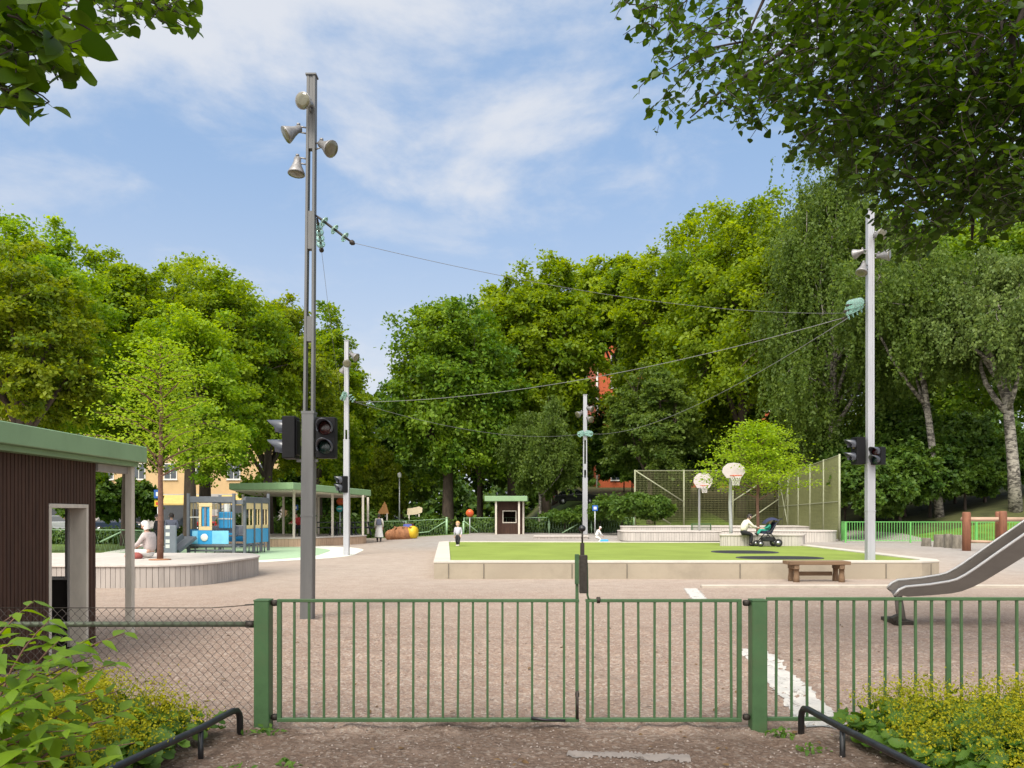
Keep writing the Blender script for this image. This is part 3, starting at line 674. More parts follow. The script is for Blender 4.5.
# ------------------------------------------------------------------ slide
M_steel = mat('brushed_steel', (.16,.135,.115), .55, .14, 4, metal=.4, stretch=(.3,1,1))
M_steelE = mat('polished_steel_edge', (.60,.58,.56), .4, .05, 8, metal=.7)
sd_ = 11.9; t = thing('slide', (X(902,sd_), sd_, 0), 'stainless steel slide coming down from the right behind the railing', 'slide')
prof = [(895,596),(899.5,590.5),(906,587.5),(930,585.3),(949,582.3),(957,580.2),(966,575.5),(976,569),(1000,552),(1024,535.5),(1100,483),(1150,449)]
near = [P(a, b_, sd_) for a, b_ in prof]; off_ = Vector((.17, .62, .05)); far = [q+off_ for q in near]
def normal2(i):
    a = near[max(0,i-1)]; b_ = near[min(len(near)-1,i+1)]; d = (b_-a).normalized(); return Vector((d.z, 0, -d.x))   # down / right
m = MB(); vs = []; fs = []; nn = len(near)
dep = [.03,.10,.14,.15,.17,.18,.2,.22,.25,.27,.28,.28]
lowN = [near[i]+normal2(i)*dep[i] for i in range(nn)]; lowF = [far[i]+normal2(i)*dep[i] for i in range(nn)]
bedN = [near[i]+normal2(i)*dep[i]*.8+Vector((0,.09,0)) for i in range(nn)]; bedF = [far[i]+normal2(i)*dep[i]*.8-Vector((0,.09,0)) for i in range(nn)]
rows = [lowN, near, [q+Vector((0,.03,0)) for q in near], bedN, bedF, [q-Vector((0,.03,0)) for q in far], far, lowF]
for r in rows: vs += r
for a in range(len(rows)-1):
    for i in range(nn-1): fs.append((a*nn+i, a*nn+i+1, (a+1)*nn+i+1, (a+1)*nn+i))
for i in range(nn-1): fs.append((7*nn+i, 7*nn+i+1, i+1, i))
m.add(vs, fs, False); m.build('chute', M_steel, t)
for pts in (near, far):
    y = .015 if pts is near else -.015
    MB().tube([q+Vector((0,y,.008)) for q in pts], .022, 8).build('side_rail', M_steelE, t)
m = MB(); a = near[0]+Vector((.0,.3,0)); 
for yo, xo in ((.1,.0),(.5,.2)):
    b0 = near[1]+Vector((xo+.02, yo, -.08)); e = Vector((X(906,sd_)+xo, sd_+yo, .03)); m.tube([b0, b0.lerp(e,.5)+Vector((-.01,0,0)), e+Vector((0,0,-.15))], [.05,.055,.065], 10)
m.box(X(897,sd_)-.05, X(910,sd_), sd_+.06, sd_+.1, -.05, .06) if False else None
m.build('leg', M_steel, t)
m = MB(); m.obox((X(903.5,sd_), sd_+.2, .035), (.12,0,.0), (0,.28,0), (0,0,.035)); m.obox((X(897,sd_), sd_+.05, .09), (.06,0,.03), (0,.05,0), (-.02,0,.04)); m.build('foot', M_rust, t, bevel=.01)
m = MB()
for (i, yo) in ((10,.1),(10,.5)):
    b0 = near[i]+Vector((0,yo,-.2)); m.tube([b0, (b0.x,b0.y,-.2)], .05, 10)
m.build('support_post', M_steel, t)
MB().box(near[-1].x-.1, near[-1].x+1.3, sd_-.1, sd_+.8, near[-1].z-.4, near[-1].z-.28).build('platform', M_bw, t)
for xx in (.1, 1.1):
    for yy in (-.05, .7): MB().box(near[-1].x+xx, near[-1].x+xx+.1, sd_+yy, sd_+yy+.1, -.1, near[-1].z+.6).build('platform_post', M_bw, t, bevel=.01)
# stumps and log frame on the right
M_bark = mat('stump_bark', (.17,.15,.12), .9, .4, 9, bump=.6, bscale=14, stretch=(1,1,.4))
M_cut = mat('cut_wood', (.30,.25,.18), .8, .3, 6, bump=.2)
for i, (pa, pb, pt_, pb_, d) in enumerate(((922.5,931,538,545,34.2),(934.5,944,534.5,546.3,33.4),(944.6,951.8,534,547.4,32.6),(952.5,964,535,548.6,32))):
    g = gz(X(pa,d), d); r = (pb-pa)/2/FP*d; h = Z(pt_, d)-g; x = X((pa+pb)/2, d)
    lab = ['lowest short grey tree stump, first of the four from the mast','thick grey tree stump, second of the four from the mast','slim upright tree stump between the two thick ones','widest pale boulder-like stump next to the red log post'][i]
    t = thing('tree_stump', (x, d, g), lab, 'stump', 'tree stumps by the green fence')
    vs = []; fs = []; nn = 14; pr = [(-.1,1.12),(.05,1.08),(h*.5,.98),(h*.92,1.0),(h,.93)]
    for z, f in pr:
        for j in range(nn): a = 2*math.pi*j/nn; rr = r*f*(1+.09*math.sin(3*a+i)+.05*math.sin(5*a+2*i)); vs.append((x+math.cos(a)*rr, d+math.sin(a)*rr, g+z))
    for q in range(len(pr)-1):
        for j in range(nn): e = q*nn+j; f2 = q*nn+(j+1) % nn; fs.append((e, f2, f2+nn, e+nn))
    m = MB(); m.add(vs, fs, True); m.build('bark', M_bark, t)
    top = vs[-nn:]; m = MB(); m.add(top, [tuple(range(nn))]); m.build('cut_top', M_cut, t)
M_log = mat('red_brown_log', (.20,.082,.045), .7, .3, 8, bump=.3, stretch=(1,1,.2))
M_logp = mat('pale_log', (.40,.27,.19), .7, .25, 8, bump=.3, stretch=(.2,1,1))
d = 30.0; t = thing('log_frame', (X(966.5,d), d, .27), 'red brown log posts with pale cross beams beside the slide', 'climbing frame')
for (px, dd, top, r) in ((966.5,30,512,.155),(998,30.6,511.5,.10),(1003,29.8,511,.14),(1045,30,511,.14)):
    MB().lathe((X(px,dd), dd, 0), (0,0,1), [(0,r),(Z(top,dd)-.06,r*.97),(Z(top,dd),r*.8)], 12).build('post', M_log, t)
m = MB(); m.tube([P(962,519.3,30.1)+Vector((.1,.2,0)), P(1050,519.6,30.1)+Vector((0,.2,0))], .085, 10); m.build('beam', M_logp, t)
m = MB(); m.tube([P(968,541.3,30.1), P(1000,542.2,30.1)], .055, 10); m.build('lower_beam', M_logp, t)
# ------------------------------------------------------------------ fences behind
M_bright = mat('bright_green_paint', (.13,.42,.10), .45, .1, 6, spec=.5)
def bar_fence(name, pts, h, step, lab, m_, post_step=2.4, br=.010, cat='fence'):
    t = thing(name, (*pts[0], gz(*pts[0])), lab, cat); rail = MB(); post = []; bars = MB()
    for a, b_ in zip(pts[:-1], pts[1:]):
        a, b_ = Vector(a), Vector(b_); l = (b_-a).length; k = max(1, int(l/post_step)); nb = int(l/step)
        for i in range(k):
            p, q = a.lerp(b_, i/k), a.lerp(b_, (i+1)/k); zp, zq = gz(*p), gz(*q)
            rail.bar((*p, zp+h), (*q, zq+h), .04, .035); rail.bar((*p, zp+.1), (*q, zq+.1), .035, .03)
            o = MB().box(p.x-.03, p.x+.03, p.y-.03, p.y+.03, zp-.2, zp+h-.019).build('post', m_, t)
        for i in range(nb):
            p = a.lerp(b_, (i+.5)/nb); z = gz(*p); bars.box(p.x-br, p.x+br, p.y-br, p.y+br, z+.116, z+h-.018)
    rail.build('rail', m_, t); bars.build('railing_bars', m_, t)['kind'] = 'stuff'; return t
bar_fence('barred_fence', [(16.9,41.0),(16.05,38.5),(22,37.9),(36,37.0)], 1.0, .12, 'bright green barred fence along the foot of the wooded slope', M_bright)
# net fences of the ball court
M_net = mat('net_post', (.30,.31,.20), .5, .15, 5); M_netw = mat('net_wire', (.23,.24,.10), .6, .1, 4)
def net_fence(pts, ztop, lab, posts, wr, sp, braces=(), zbot=None, midz=None):
    t = thing('net_fence', (*pts[0], gz(*pts[0])), lab, 'net fence', 'high net fences round the ball court'); m = MB(); a, b_ = Vector(pts[0]), Vector(pts[1]); l = (b_-a).length; dr = (b_-a)/l; sd2 = Vector((-dr.y, dr.x))
    za, zb = ztop; z0 = min(gz(*a), gz(*b_))+.1
    nv = int(l/sp)
    for i in range(nv+1):
        p = a+dr*sp*i; zt = za+(zb-za)*i/nv
        m.add([(p.x-dr.x*wr, p.y-dr.y*wr, z0),(p.x+dr.x*wr, p.y+dr.y*wr, z0),(p.x+sd2.x*wr, p.y+sd2.y*wr, z0),(p.x-dr.x*wr, p.y-dr.y*wr, zt),(p.x+dr.x*wr, p.y+dr.y*wr, zt),(p.x+sd2.x*wr, p.y+sd2.y*wr, zt)], [(0,1,4,3),(1,2,5,4),(2,0,3,5)])
    z = z0
    while z < min(za, zb):
        m.add([(a.x, a.y, z-wr),(a.x, a.y, z+wr),(b_.x, b_.y, z+wr),(b_.x, b_.y, z-wr)], [(0,1,2,3)]); z += sp*1.6
    m.build('net', M_netw, t)
    for f in posts:
        p = a.lerp(b_, f); zt = za+(zb-za)*f; MB().tube([(p.x, p.y, gz(*p)-.3), (p.x, p.y, zt+.05)], .055, 8).build('post', M_net, t)
    r = MB()
    r.bar((*a, za), (*b_, zb), .04, .04)
    if midz: r.bar((*a, midz[0]), (*b_, midz[1]), .05, .05)
    r.build('rail', M_net, t)
    for f0, z0_, f1, z1_ in braces: MB().tube([(*a.lerp(b_, f0), z0_), (*a.lerp(b_, f1), z1_)], .05, 7).build('brace', M_net, t)
    return t
dn = 57.5
net_fence([(X(635,dn),dn),(X(779,dn),dn)], (Z(470.5,dn),)*2, 'faint high net fence with slanting braces behind the basketball hoops', [0,.34,.68,1], .0055, .10,
          [(0,Z(470.5,dn),.34,Z(502,dn)),(0,Z(502,dn),.25,Z(524,dn)),(1,Z(499,dn),.75,Z(524,dn)),(1,Z(471,dn),.66,Z(503,dn))])
net_fence([(X(779,dn),dn),(X(839.5,41),41.0)], (Z(476,dn),Z(455,41)), 'dense olive net fence seen at a slant on the right of the ball court', [0,.2,.4,.6,.8,1], .0105, .05, [(0,Z(478,dn),.22,.5),(.25,4.4,.05,.5)], midz=(2.2,2.3))
# ------------------------------------------------------------------ plank-clad low walls
M_clad = mat('grey_cladding', (.37,.33,.30), .75, .22, 5, bump=.2, stretch=(1,1,.15), dirt=.4, dirtcol=(.20,.17,.15))
M_deck = mat('pale_deck', (.50,.45,.41), .75, .12, 3, bump=.2)
M_cladL = mat('pale_cladding', (.48,.44,.40), .75, .18, 5, stretch=(1,1,.2), dirt=.3, dirtcol=(.3,.27,.23))
M_cladT = mat('tan_cladding', (.42,.29,.20), .75, .18, 5, stretch=(1,1,.2))
def rounded(pts, r, seg=7):
    res = []; n = len(pts)
    for i in range(n):
        a, b_, c = (Vector(pts[(i+k) % n]) for k in (-1,0,1)); r_ = r[i] if isinstance(r, (list,tuple)) else r
        if r_ <= 0: res.append(tuple(b_)); continue
        e1 = (a-b_); e2 = (c-b_); q = min(r_, e1.length*.49, e2.length*.49); p0, p1 = b_+e1.normalized()*q, b_+e2.normalized()*q
        for k in range(seg+1): u = k/seg; res.append(tuple((p0*(1-u)**2+b_*2*u*(1-u)+p1*u**2)))
    return res
def clad_wall(name, poly, z0, z1, lab, cat, mw, mt, bw=.11, lip=.05, group=None):
    t = thing(name, (poly[0][0], poly[0][1], z0), lab, cat, group)
    core = inset(poly, .03); MB().prism(core, z0-.3, z1-.052).build('core', M_int, t)
    m = MB(); n = len(poly)
    acc = 0
    for i in range(n):
        a, b_ = Vector(poly[i]), Vector(poly[(i+1) % n]); l = (b_-a).length
        if l < 1e-4: continue
        k = max(1, round(l/bw)); dr = (b_-a)/l; nr = Vector((-dr.y, dr.x))
        for j in range(k):
            p = a+dr*(l*(j+.5)/k)+nr*.012; pr = random.uniform(-.003,.003)
            m.obox((p.x+nr.x*pr, p.y+nr.y*pr, (z0-.05+z1-.053)/2), (dr.x*(l/k/2-.005), dr.y*(l/k/2-.005), 0), (nr.x*.012, nr.y*.012, 0), (0,0,(z1-.053-z0+.05)/2))
    m.build('cladding', mw, t)
    MB().prism(inset(poly, -.035), z1-.05, z1).build('deck_top', mt, t, bevel=.008)
    return t
# left seating platform
pl = rounded([(-13.5,17.8),(-7.1,17.75),(-6.75,21.6),(-7.6,23.3),(-13.5,23.2)], [0,1.6,.8,.8,0])
clad_wall('seating_platform', pl, 0, .52, 'low grey boarded platform with rounded corner below the seated woman', 'platform', M_clad, M_deck)
# pavilion base wall and pavilion
pw = rounded([(-17.0,42.5),(-12.2,39.8),(-10.4,40.2),(-8.05,44.6),(-8.9,47.5),(-16.5,48.5)], [0,.5,.8,.8,.5,0])
clad_wall('boarded_plinth', pw, 0, .46, 'tan boarded plinth under the open green roofed pavilion', 'plinth', M_cladT, M_deck, .16)
t = thing('open_pavilion', (-11, 43, .46), 'open pavilion with thin posts and a long green roof', 'pavilion')
rp = [(X(229,41.5),41.5),(X(293,38.2),38.2),(X(371,45.5),45.5),(X(345,50.5),50.5),(X(250,50.5),50.5)]
zl = [2.92,2.83,2.68,2.72,2.85]; MB().prism(rp, zl, [z+.33 for z in zl]).build('roof', M_roof, t, bevel=.02)
MB().prism(inset(rp, .25), [z-.07 for z in zl], [z-.002 for z in zl]).build('soffit', M_pale, t)
for i, (px, d) in enumerate(((243,43.5),(283.5,46.5),(294,40.6),(315,41.6),(318.5,47),(332.5,43.0),(349,43.6),(363,44.6),(368,48))):
    MB().box(X(px,d)-.055, X(px,d)+.055, d-.055, d+.055, .46, 2.66+.1*(48-d)/8).build('post', M_pale, t)
M_tab = mat('dark_table', (.03,.035,.035), .6, .2, 6)
proto = None
for i, (px, d) in enumerate(((326,44.6),(343,45.4),(357,45.8))):
    lab = ['dark slatted picnic table under the pavilion, beside the thick near mast','dark slatted picnic table under the middle of the pavilion','dark slatted picnic table at the open right end of the pavilion'][i]
    if proto is None:
        t = thing('picnic_table', (0,0,0), lab, 'table', 'picnic tables in the pavilion')
        MB().box(-.85,.85,-.36,.36,.70,.75).build('tabletop', M_tab, t)
        for y in (-.62,.62): MB().box(-.85,.85,y-.14,y+.14,.42,.46).build('seat', M_tab, t)
        for x in (-.6,.6): MB().box(x-.04,x+.04,-.7,.7,.36,.415).build('cross_beam', M_tab, t); MB().bar((x,-.2,.7),(x,-.55,0),.07,.06).build('leg', M_tab, t); MB().bar((x,.2,.7),(x,.55,0),.07,.06).build('leg', M_tab, t)
        t.location = (X(px,d), d, .46); t.rotation_euler.z = .3; proto = t
    else: copy_at(proto, (X(px,d), d, .46), lab, .3+.2*i)
# green rubber surfacing by the play tram
M_rub = mat('mint_rubber', (.33,.46,.29), .9, .1, 3, bump=.2); M_rubw = mat('cream_rubber', (.66,.66,.58), .9, .1, 3, bump=.2)
rb = MB(); rb.sheet(rounded([(-16,27.5),(-9.4,26.2),(-6.2,30.5),(-6.9,38),(-10,42),(-19,41)], [1,2,2,2,2,2]), .006); tag(rb.build('rubber_edge_surface', M_rubw), kind='structure')
rb = MB(); rb.sheet(rounded([(-15.5,28.4),(-9.6,27.6),(-7.6,30.5),(-8.2,37),(-11,40.6),(-18,40)], [1,1.5,2,2,2,2]), .011); tag(rb.build('rubber_play_surface', M_rub), kind='structure')

# ------------------------------------------------------------------ play tram
M_tg = mat('tram_frame_grey', (.12,.13,.15), .5, .15, 6); M_tb = mat('tram_blue', (.04,.33,.66), .4, .1, 4); M_tlb = mat('tram_light_blue', (.19,.53,.75), .4, .1, 4)
M_tc = mat('tram_cream', (.72,.55,.30), .5, .08, 4); M_tw = mat('white_panel', (.75,.75,.72), .4, .06, 4); M_tdk = mat('tram_window_grey', (.18,.19,.22), .3, .2, 5)
t = thing('play_tram', (X(188.5,32), 32, .011), 'blue and cream playground tram with grey posts and a white roundel', 'play tram', rz=R(-3.5))
def pc(m, name, mm, bevel=0, par=None): return m.build(name, mm, par if par is not None else t, org=(0,0,0), bevel=bevel)
W_, L_ = 1.86, 2.95
for (x, y, h) in ((0,0,2.46),(W_,0,2.46),(W_+.3,.35,2.30),(W_+.3,L_,2.52),(0,L_,2.46),(W_+.3,1.3,2.25),(W_+.3,2.1,2.25)): pc(MB().box(x-.055,x+.055,y-.055,y+.055,.05,h), 'post', M_tg, .01)
for (x, y) in ((.25,.05),(.7,.05),(.95,.3),(1.4,.05),(W_+.3,.8),(W_+.3,1.7),(W_+.3,2.5)): pc(MB().tube([(x,y,0),(x,y,.42)], .03, 8), 'strut', M_tg)
m = MB(); m.box(.056,W_-.056,-.04,.04,2.1,2.34); m.box(.056,W_-.056,-.05,.05,.34,.432); m.box(.056,W_-.056,-.05,.05,.14,.22); m.box(-.04,.04,.056,L_-.056,2.1,2.34); m.box(W_+.26,W_+.34,.41,L_-.056,2.1,2.34); m.box(.056,W_+.2,L_-.04,L_+.04,2.1,2.24); m.box(W_-.04,W_+.34,.06,.29,2.02,2.2); pc(m, 'top_rail', M_tg, .01)
m = MB(); m.box(.06,W_+.2,.06,L_-.06,.30,.355); pc(m, 'floor', M_tg)
pc(MB().box(.17,.40,-.05,-.01,.44,.97), 'front_panel', M_tlb, .01); pc(MB().box(.98,1.66,-.05,-.01,.44,.97), 'front_panel', M_tlb, .01)
m = MB(); m.box(.40,.98,-.053,-.012,.43,.98); fp = pc(m, 'nose_panel', M_tb, .01)
m = MB(); m.lathe((.68,-.056,.70), (0,-1,0), [(0,.15),(.02,.15),(.03,.12)], 20); pc(m, 'roundel', M_tw)
m = MB(); m.box(.44,.98,-.045,-.015,.99,1.14); m.box(.44,.98,-.045,-.015,1.93,2.08); m.box(.44,.54,-.045,-.015,1.1401,1.9299); m.box(.88,.98,-.045,-.015,1.1401,1.9299); pc(m, 'front_window_frame', M_tc, .008)
pc(MB().box(.545,.875,.02,.04,1.145,1.925), 'window_pane', M_tb)
pc(MB().box(.66,.74,-.04,0,1.145,1.9), 'window_bar', M_tdk)
m = MB(); m.box(1.02,1.62,.5,.54,1.06,1.72); pc(m, 'seat_back', M_tb, .02); pc(MB().box(1.02,1.62,.48,.499,1.42,1.47), 'seat_stripe', M_tw); pc(MB().box(1.2,1.42,.6,.64,1.73,2.05), 'head_board', M_tw)
pc(MB().box(1.0,1.6,.55,.95,.8,.86), 'driver_seat', M_tb)
for x in (.2,.32,1.05,1.2,1.45,1.62,1.72): pc(MB().tube([(x,.0,.98),(x,.0,2.1)], .014, 6), 'window_rod', M_tg)
for x in (.18,): pc(MB().box(.06,.43,-.012,.0,1.5,1.53), 'grab_bar', M_tw)
sx = W_+.3
m = MB(); m.box(sx-.02,sx+.02,.42,1.24,.44,1.02); m.box(sx-.02,sx+.02,1.36,2.04,.44,1.02); m.box(sx-.02,sx+.02,2.16,L_-.06,.44,1.02); pc(m, 'side_panel', M_tb, .008)
m = MB()
for (a, b_) in ((.42,1.24),(1.36,2.04),(2.16,L_-.06)):
    c = (a+b_)/2; m.box(sx-.018,sx+.018,a,b_,1.04,1.18); m.box(sx-.018,sx+.018,a,b_,1.84,2.09); m.box(sx-.018,sx+.018,a,a+.07,1.1801,1.8399); m.box(sx-.018,sx+.018,b_-.07,b_,1.1801,1.8399); m.box(sx-.018,sx+.018,c-.035,c+.035,1.1801,1.8399)
pc(m, 'side_window_frame', M_tc, .008)
m = MB(); m.box(.0,.03,.1,L_-.1,.44,1.02); pc(m, 'side_panel', M_tb)
m = MB(); m.box(.0,.03,.1,L_-.1,1.84,2.08); m.box(.0,.03,.1,.25,1.03,1.84); m.box(.0,.03,1.4,1.55,1.03,1.84); pc(m, 'side_window_frame', M_tc)
m = MB(); m.box(.1,W_+.2,L_-.06,L_-.045,.44,1.02); pc(m, 'rear_panel', M_tb)
for y in (.85,1.7,2.5): pc(MB().box(.35,1.7,y-.02,y+.02,.75,1.15), 'bench_back', M_tdk, .01); pc(MB().box(.35,1.7,y-.35,y,.72,.78), 'bench_seat', M_tdk, .01)
# play desk and little ramp left of it
M_pg = mat('play_panel_grey', (.20,.22,.26), .5, .12, 5)
d = 30.5; t = thing('play_desk', (X(171,d), d, .011), 'grey play panel with pale cut-out windows left of the tram', 'play panel')
m = MB(); m.box(X(164.5,d), X(176.5,d), d-.05, d+.05, .12, 1.22); m.build('board', M_pg, t, bevel=.03)
for k, py in enumerate((527,534,541,546)):
    m = MB(); m.box(X(166.3,d), X(170.3,d), d-.062, d-.051, Z(py+2.0,d), Z(py-1.6,d)); m.build('window', M_tw, t)
for px in (166,175): MB().box(X(px,d)-.05, X(px,d)+.05, d-.05, d+.04, 0, .119).build('leg', M_pg, t)
t = thing('ramp', (X(180,31.5), 31.5, .011), 'small dark ramp leaning up to the play tram', 'ramp')
m = MB(); m.bar(P(170,551.5,31), P(187.5,537.5,31.9), .9, .12, (0,0,1)); m.build('chute', M_tg, t); 
for sg in (-.42,.42): MB().bar(P(170,550,31)+Vector((0,sg,0)), P(187.5,535.5,31.9)+Vector((0,sg,0)), .05, .2).build('side_board', M_tg, t)
# ------------------------------------------------------------------ distant kiosk
d = 54.6; g = .28; t = thing('kiosk', (X(505,d), d, g), 'small dark brown kiosk with green flat roof and white posts, far off', 'kiosk')
x0, x1, y0, y1 = X(497.2,d), X(524.5,d), d, d+2.0; za, zb = 1.13, 1.92; wa, wb = X(502.5,d), X(516.5,d)
m = MB(); boards(m, x0, wa, y0-.02, y0, g-.1, 2.5, 'x'); boards(m, wb, x1, y0-.02, y0, g-.1, 2.5, 'x'); boards(m, wa, wb, y0-.02, y0, g-.1, Z(523,d), 'x'); boards(m, wa, wb, y0-.02, y0, Z(510.5,d), 2.5, 'x')
m.box(x0, wa, y0+.001, y0+.08, g-.1, 2.5); m.box(wb, x1, y0+.001, y0+.08, g-.1, 2.5); m.box(wa, wb, y0+.001, y0+.08, g-.1, Z(523,d)); m.box(wa, wb, y0+.001, y0+.08, Z(510.5,d), 2.5)
m.box(x0, x0+.08, y0+.081, y1, g-.1, 2.5); m.box(x1-.08, x1, y0+.081, y1, g-.1, 2.5); m.box(x0+.081, x1-.081, y1-.08, y1, g-.1, 2.5); m.build('wall', M_wood, t)
z1, z0 = Z(510.5,d), Z(523,d); m = MB(); e = .06
m.box(wa, wa+e, d-.05, d-.021, z0, z1); m.box(wb-e, wb, d-.05, d-.021, z0, z1); m.box(wa+e, wb-e, d-.05, d-.021, z0, z0+e); m.box(wa+e, wb-e, d-.05, d-.021, z1-e, z1); m.build('window_frame', M_pale, t)
MB().prism([(X(485,d),d-1.0),(X(527,d),d-1.0),(X(529,d),d+2.3),(X(487,d),d+2.3)], 2.51, 2.86).build('roof', M_roof, t, bevel=.02)
for (px, yy) in ((496,d-.75),(519,d-.75),(523.3,d-.2)): MB().box(X(px,yy)-.06, X(px,yy)+.06, yy-.06, yy+.06, g-.1, 2.508).build('post', M_pale, t)
# ------------------------------------------------------------------ curved planters behind the pitch
clad_wall('curved_planter', rounded([(X(623,43),43),(X(721,43),43),(X(724,43),46),(X(626,43),47)], [.8,0,0,.8]), .25, Z(531.3,43), 'long pale boarded planter wall behind the turf, left of the hoops', 'planter', M_cladL, M_deck, .14)
clad_wall('curved_planter', rounded([(X(621,47.8),47.8),(X(836,47.8),47.8),(X(845,52),52),(X(620,52),52)], [.8,1.5,1.5,.8]), .28, Z(526.3,47.8), 'long low planter ledge running behind both hoops', 'planter', M_cladL, M_deck, .14)
clad_wall('curved_planter', rounded([(X(722,41),41.0),(X(838.5,39),39.0),(X(839,41),41.6),(X(729,44),44)], [0,1.4,.9,0]), .27, Z(530.6,40), 'pale boarded planter wall curving round to the green fence', 'planter', M_cladL, M_deck, .13)
clad_wall('curved_planter', rounded([(X(719.5,30.7),30.7),(X(803,30.6),30.6),(X(806,32.5),32.5),(X(722,32.5),32.5)], [.3,.3,.6,.6]), ZT-.03, Z(534.5,30.7), 'pale boarded seat block on the turf under the young tree', 'planter', M_cladL, M_deck, .13)
d = 46; clad_wall('low_plinth', [(X(534,d),d),(X(588,d),d),(X(590,d),d+1.5),(X(535,d),d+1.5)], .2, Z(536.0,d), 'low dark edged plinth beyond the turf near the kiosk', 'plinth', M_clad, M_deck, .2)
# basketball hoops
M_board = mat('hoop_board', (.50,.45,.43), .5, .08, 4); M_hpost = mat('hoop_post', (.45,.47,.47), .4, .1, 5, metal=.5); M_rim = mat('orange_rim', (.55,.10,.03), .5, .1, 4); M_cord = mat('net_cord', (.75,.72,.68), .8, .1, 4)
def hoop(pxb, pyb0, pyb1, pw, pxpost, pybase, d, lab, bent):
    g = gz(X(pxpost,d), d); t = thing('basketball_hoop', (X(pxpost,d), d, g), lab, 'basketball hoop', 'basketball hoops behind the turf')
    cx_, cz_ = X(pxb,d), (Z(pyb0,d)+Z(pyb1,d))/2; hw, hh = pw/2/FP*d, (Z(pyb0,d)-Z(pyb1,d))/2; yb = d-.75
    pts = [(cx_+a*hw, cz_+b_*hh) for a, b_ in ((-.62,-1),(.62,-1),(1,-.25),(.95,.35),(.55,.9),(0,1.02),(-.55,.9),(-.95,.35),(-1,-.25))]
    m = MB(); k = len(pts); m.add([(p[0], yb, p[1]) for p in pts]+[(p[0], yb+.04, p[1]) for p in pts], [tuple(range(k)), tuple(range(2*k-1, k-1, -1))]+[(i, i+k, (i+1) % k+k, (i+1) % k) for i in range(k)]); m.build('backboard', M_board, t, bevel=.008)
    zr = cz_-hh*.7; c = Vector((cx_, yb-.30, zr)); m = MB(); m.tube([c+Vector((math.cos(a)*.23, math.sin(a)*.23, 0)) for a in [2*math.pi*i/20 for i in range(21)]], .014, 6, False); m.bar((cx_,yb-.08,zr),(cx_,yb+.0,zr),.1,.05); m.build('rim', M_rim, t)
    m = MB()
    for i in range(12):
        for sg in (1,-1):
            m.tube([c+Vector((math.cos(a)*r, math.sin(a)*r, -z)) for a, r, z in [(2*math.pi*(i+sg*u*1.0)/12, .23-.10*min(1,u*.7), u*.2) for u in (0,.5,1,1.5,2)]], .006, 4, False)
    m.build('net', M_cord, t)
    b0 = Vector((X(pxpost,d), d, g-.2)); m = MB()
    if bent: m.tube([b0, (b0.x-.02,d,g+1.2), (b0.x-.06,d-.02,g+2.1), (cx_+.02,d-.2,cz_-.35), (cx_,yb+.05,cz_)], [.075,.072,.068,.062,.055], 10)
    else: m.tube([b0, (b0.x,d,cz_-.5), (cx_,d-.25,cz_-.2), (cx_,yb+.05,cz_)], [.06,.06,.055,.05], 10)
    m.build('post', M_hpost, t)
hoop(700, 473.5, 488.5, 19, 699.3, 526, 44.5, 'smaller basketball hoop farther back, with pinkish white board', False)
hoop(728.8, 464, 479, 22.5, 731.3, 534, 32.9, 'taller basketball hoop nearer the turf, on a bent grey post', True)
d = 46.5; t = thing('small_goal', (X(700,d), d, Z(526.3,47.8)), 'low green barred goal frame on the planter ledge', 'goal'); m = MB()
z0 = .28; bx_ = MB(); m.box(X(691.5,d), X(711,d), d-.03, d+.03, Z(523.5,d)-.05, Z(523.5,d)); m.build('crossbar', M_green, t)
for px in (691.8,710.7): MB().box(X(px,d)-.03, X(px,d)+.03, d-.03, d+.03, .2, Z(523.5,d)-.051).build('post', M_green, t)
m = MB()
for k in range(18): x = X(692.6+k*1.03,d); m.box(x-.008,x+.008,d-.008,d+.008,.25,Z(523.5,d)-.052)
m.build('grating', M_green, t)
# ------------------------------------------------------------------ back fences, signs and odd play things
M_fg = mat('pale_green_fence', (.30,.46,.27), .5, .12, 5)
def post_fence(pts, h, lab, gaps=(), braces=(), mm=M_fg, posts=None):
    t = thing('wire_fence', (*pts[0], gz(*pts[0])), lab, 'fence'); m = MB(); w_ = MB()
    for a, b_ in zip(pts[:-1], pts[1:]):
        a, b_ = Vector(a), Vector(b_); l = (b_-a).length; k = max(1, int(l/2.6))
        for i in range(k+1):
            p = a.lerp(b_, i/k); MB().tube([(p.x,p.y,gz(*p)-.2),(p.x,p.y,gz(*p)+h)], .03, 7).build('post', mm, t)
        for i in range(k):
            p, q = a.lerp(b_, i/k), a.lerp(b_, (i+1)/k); zp, zq = gz(*p), gz(*q)
            m.tube([(*p, zp+h-.03), (*q, zq+h-.03)], .018, 6)
            for j in range(16):
                s1, s2 = p.lerp(q, j/16), p.lerp(q, (j+1)/16)
                w_.tube([(*s1, zp+.05), (*s2, zp+h-.05)], .004, 3, False); w_.tube([(*s2, zp+.05), (*s1, zp+h-.05)], .004, 3, False)
    m.build('rail', mm, t); w_.build('wire_mesh', mm, t)
    for p, q in braces: MB().tube([p, q], .03, 7).build('brace', mm, t)
    return t
d = 56
post_fence([(X(366,d),d),(X(446,d),d)], 1.15, 'pale green wire fence left of the far gate opening', braces=[(P(430,531,d), P(446,521,d)),(P(415,533,d),P(430,531,d)+Vector((0,0,-.05)))])
post_fence([(X(464,d),d),(X(634,d),d)], 1.15, 'pale green wire fence running behind the kiosk', braces=[(P(478,532,d),P(464,521,d)),(P(562,533,d),P(578,524,d))])
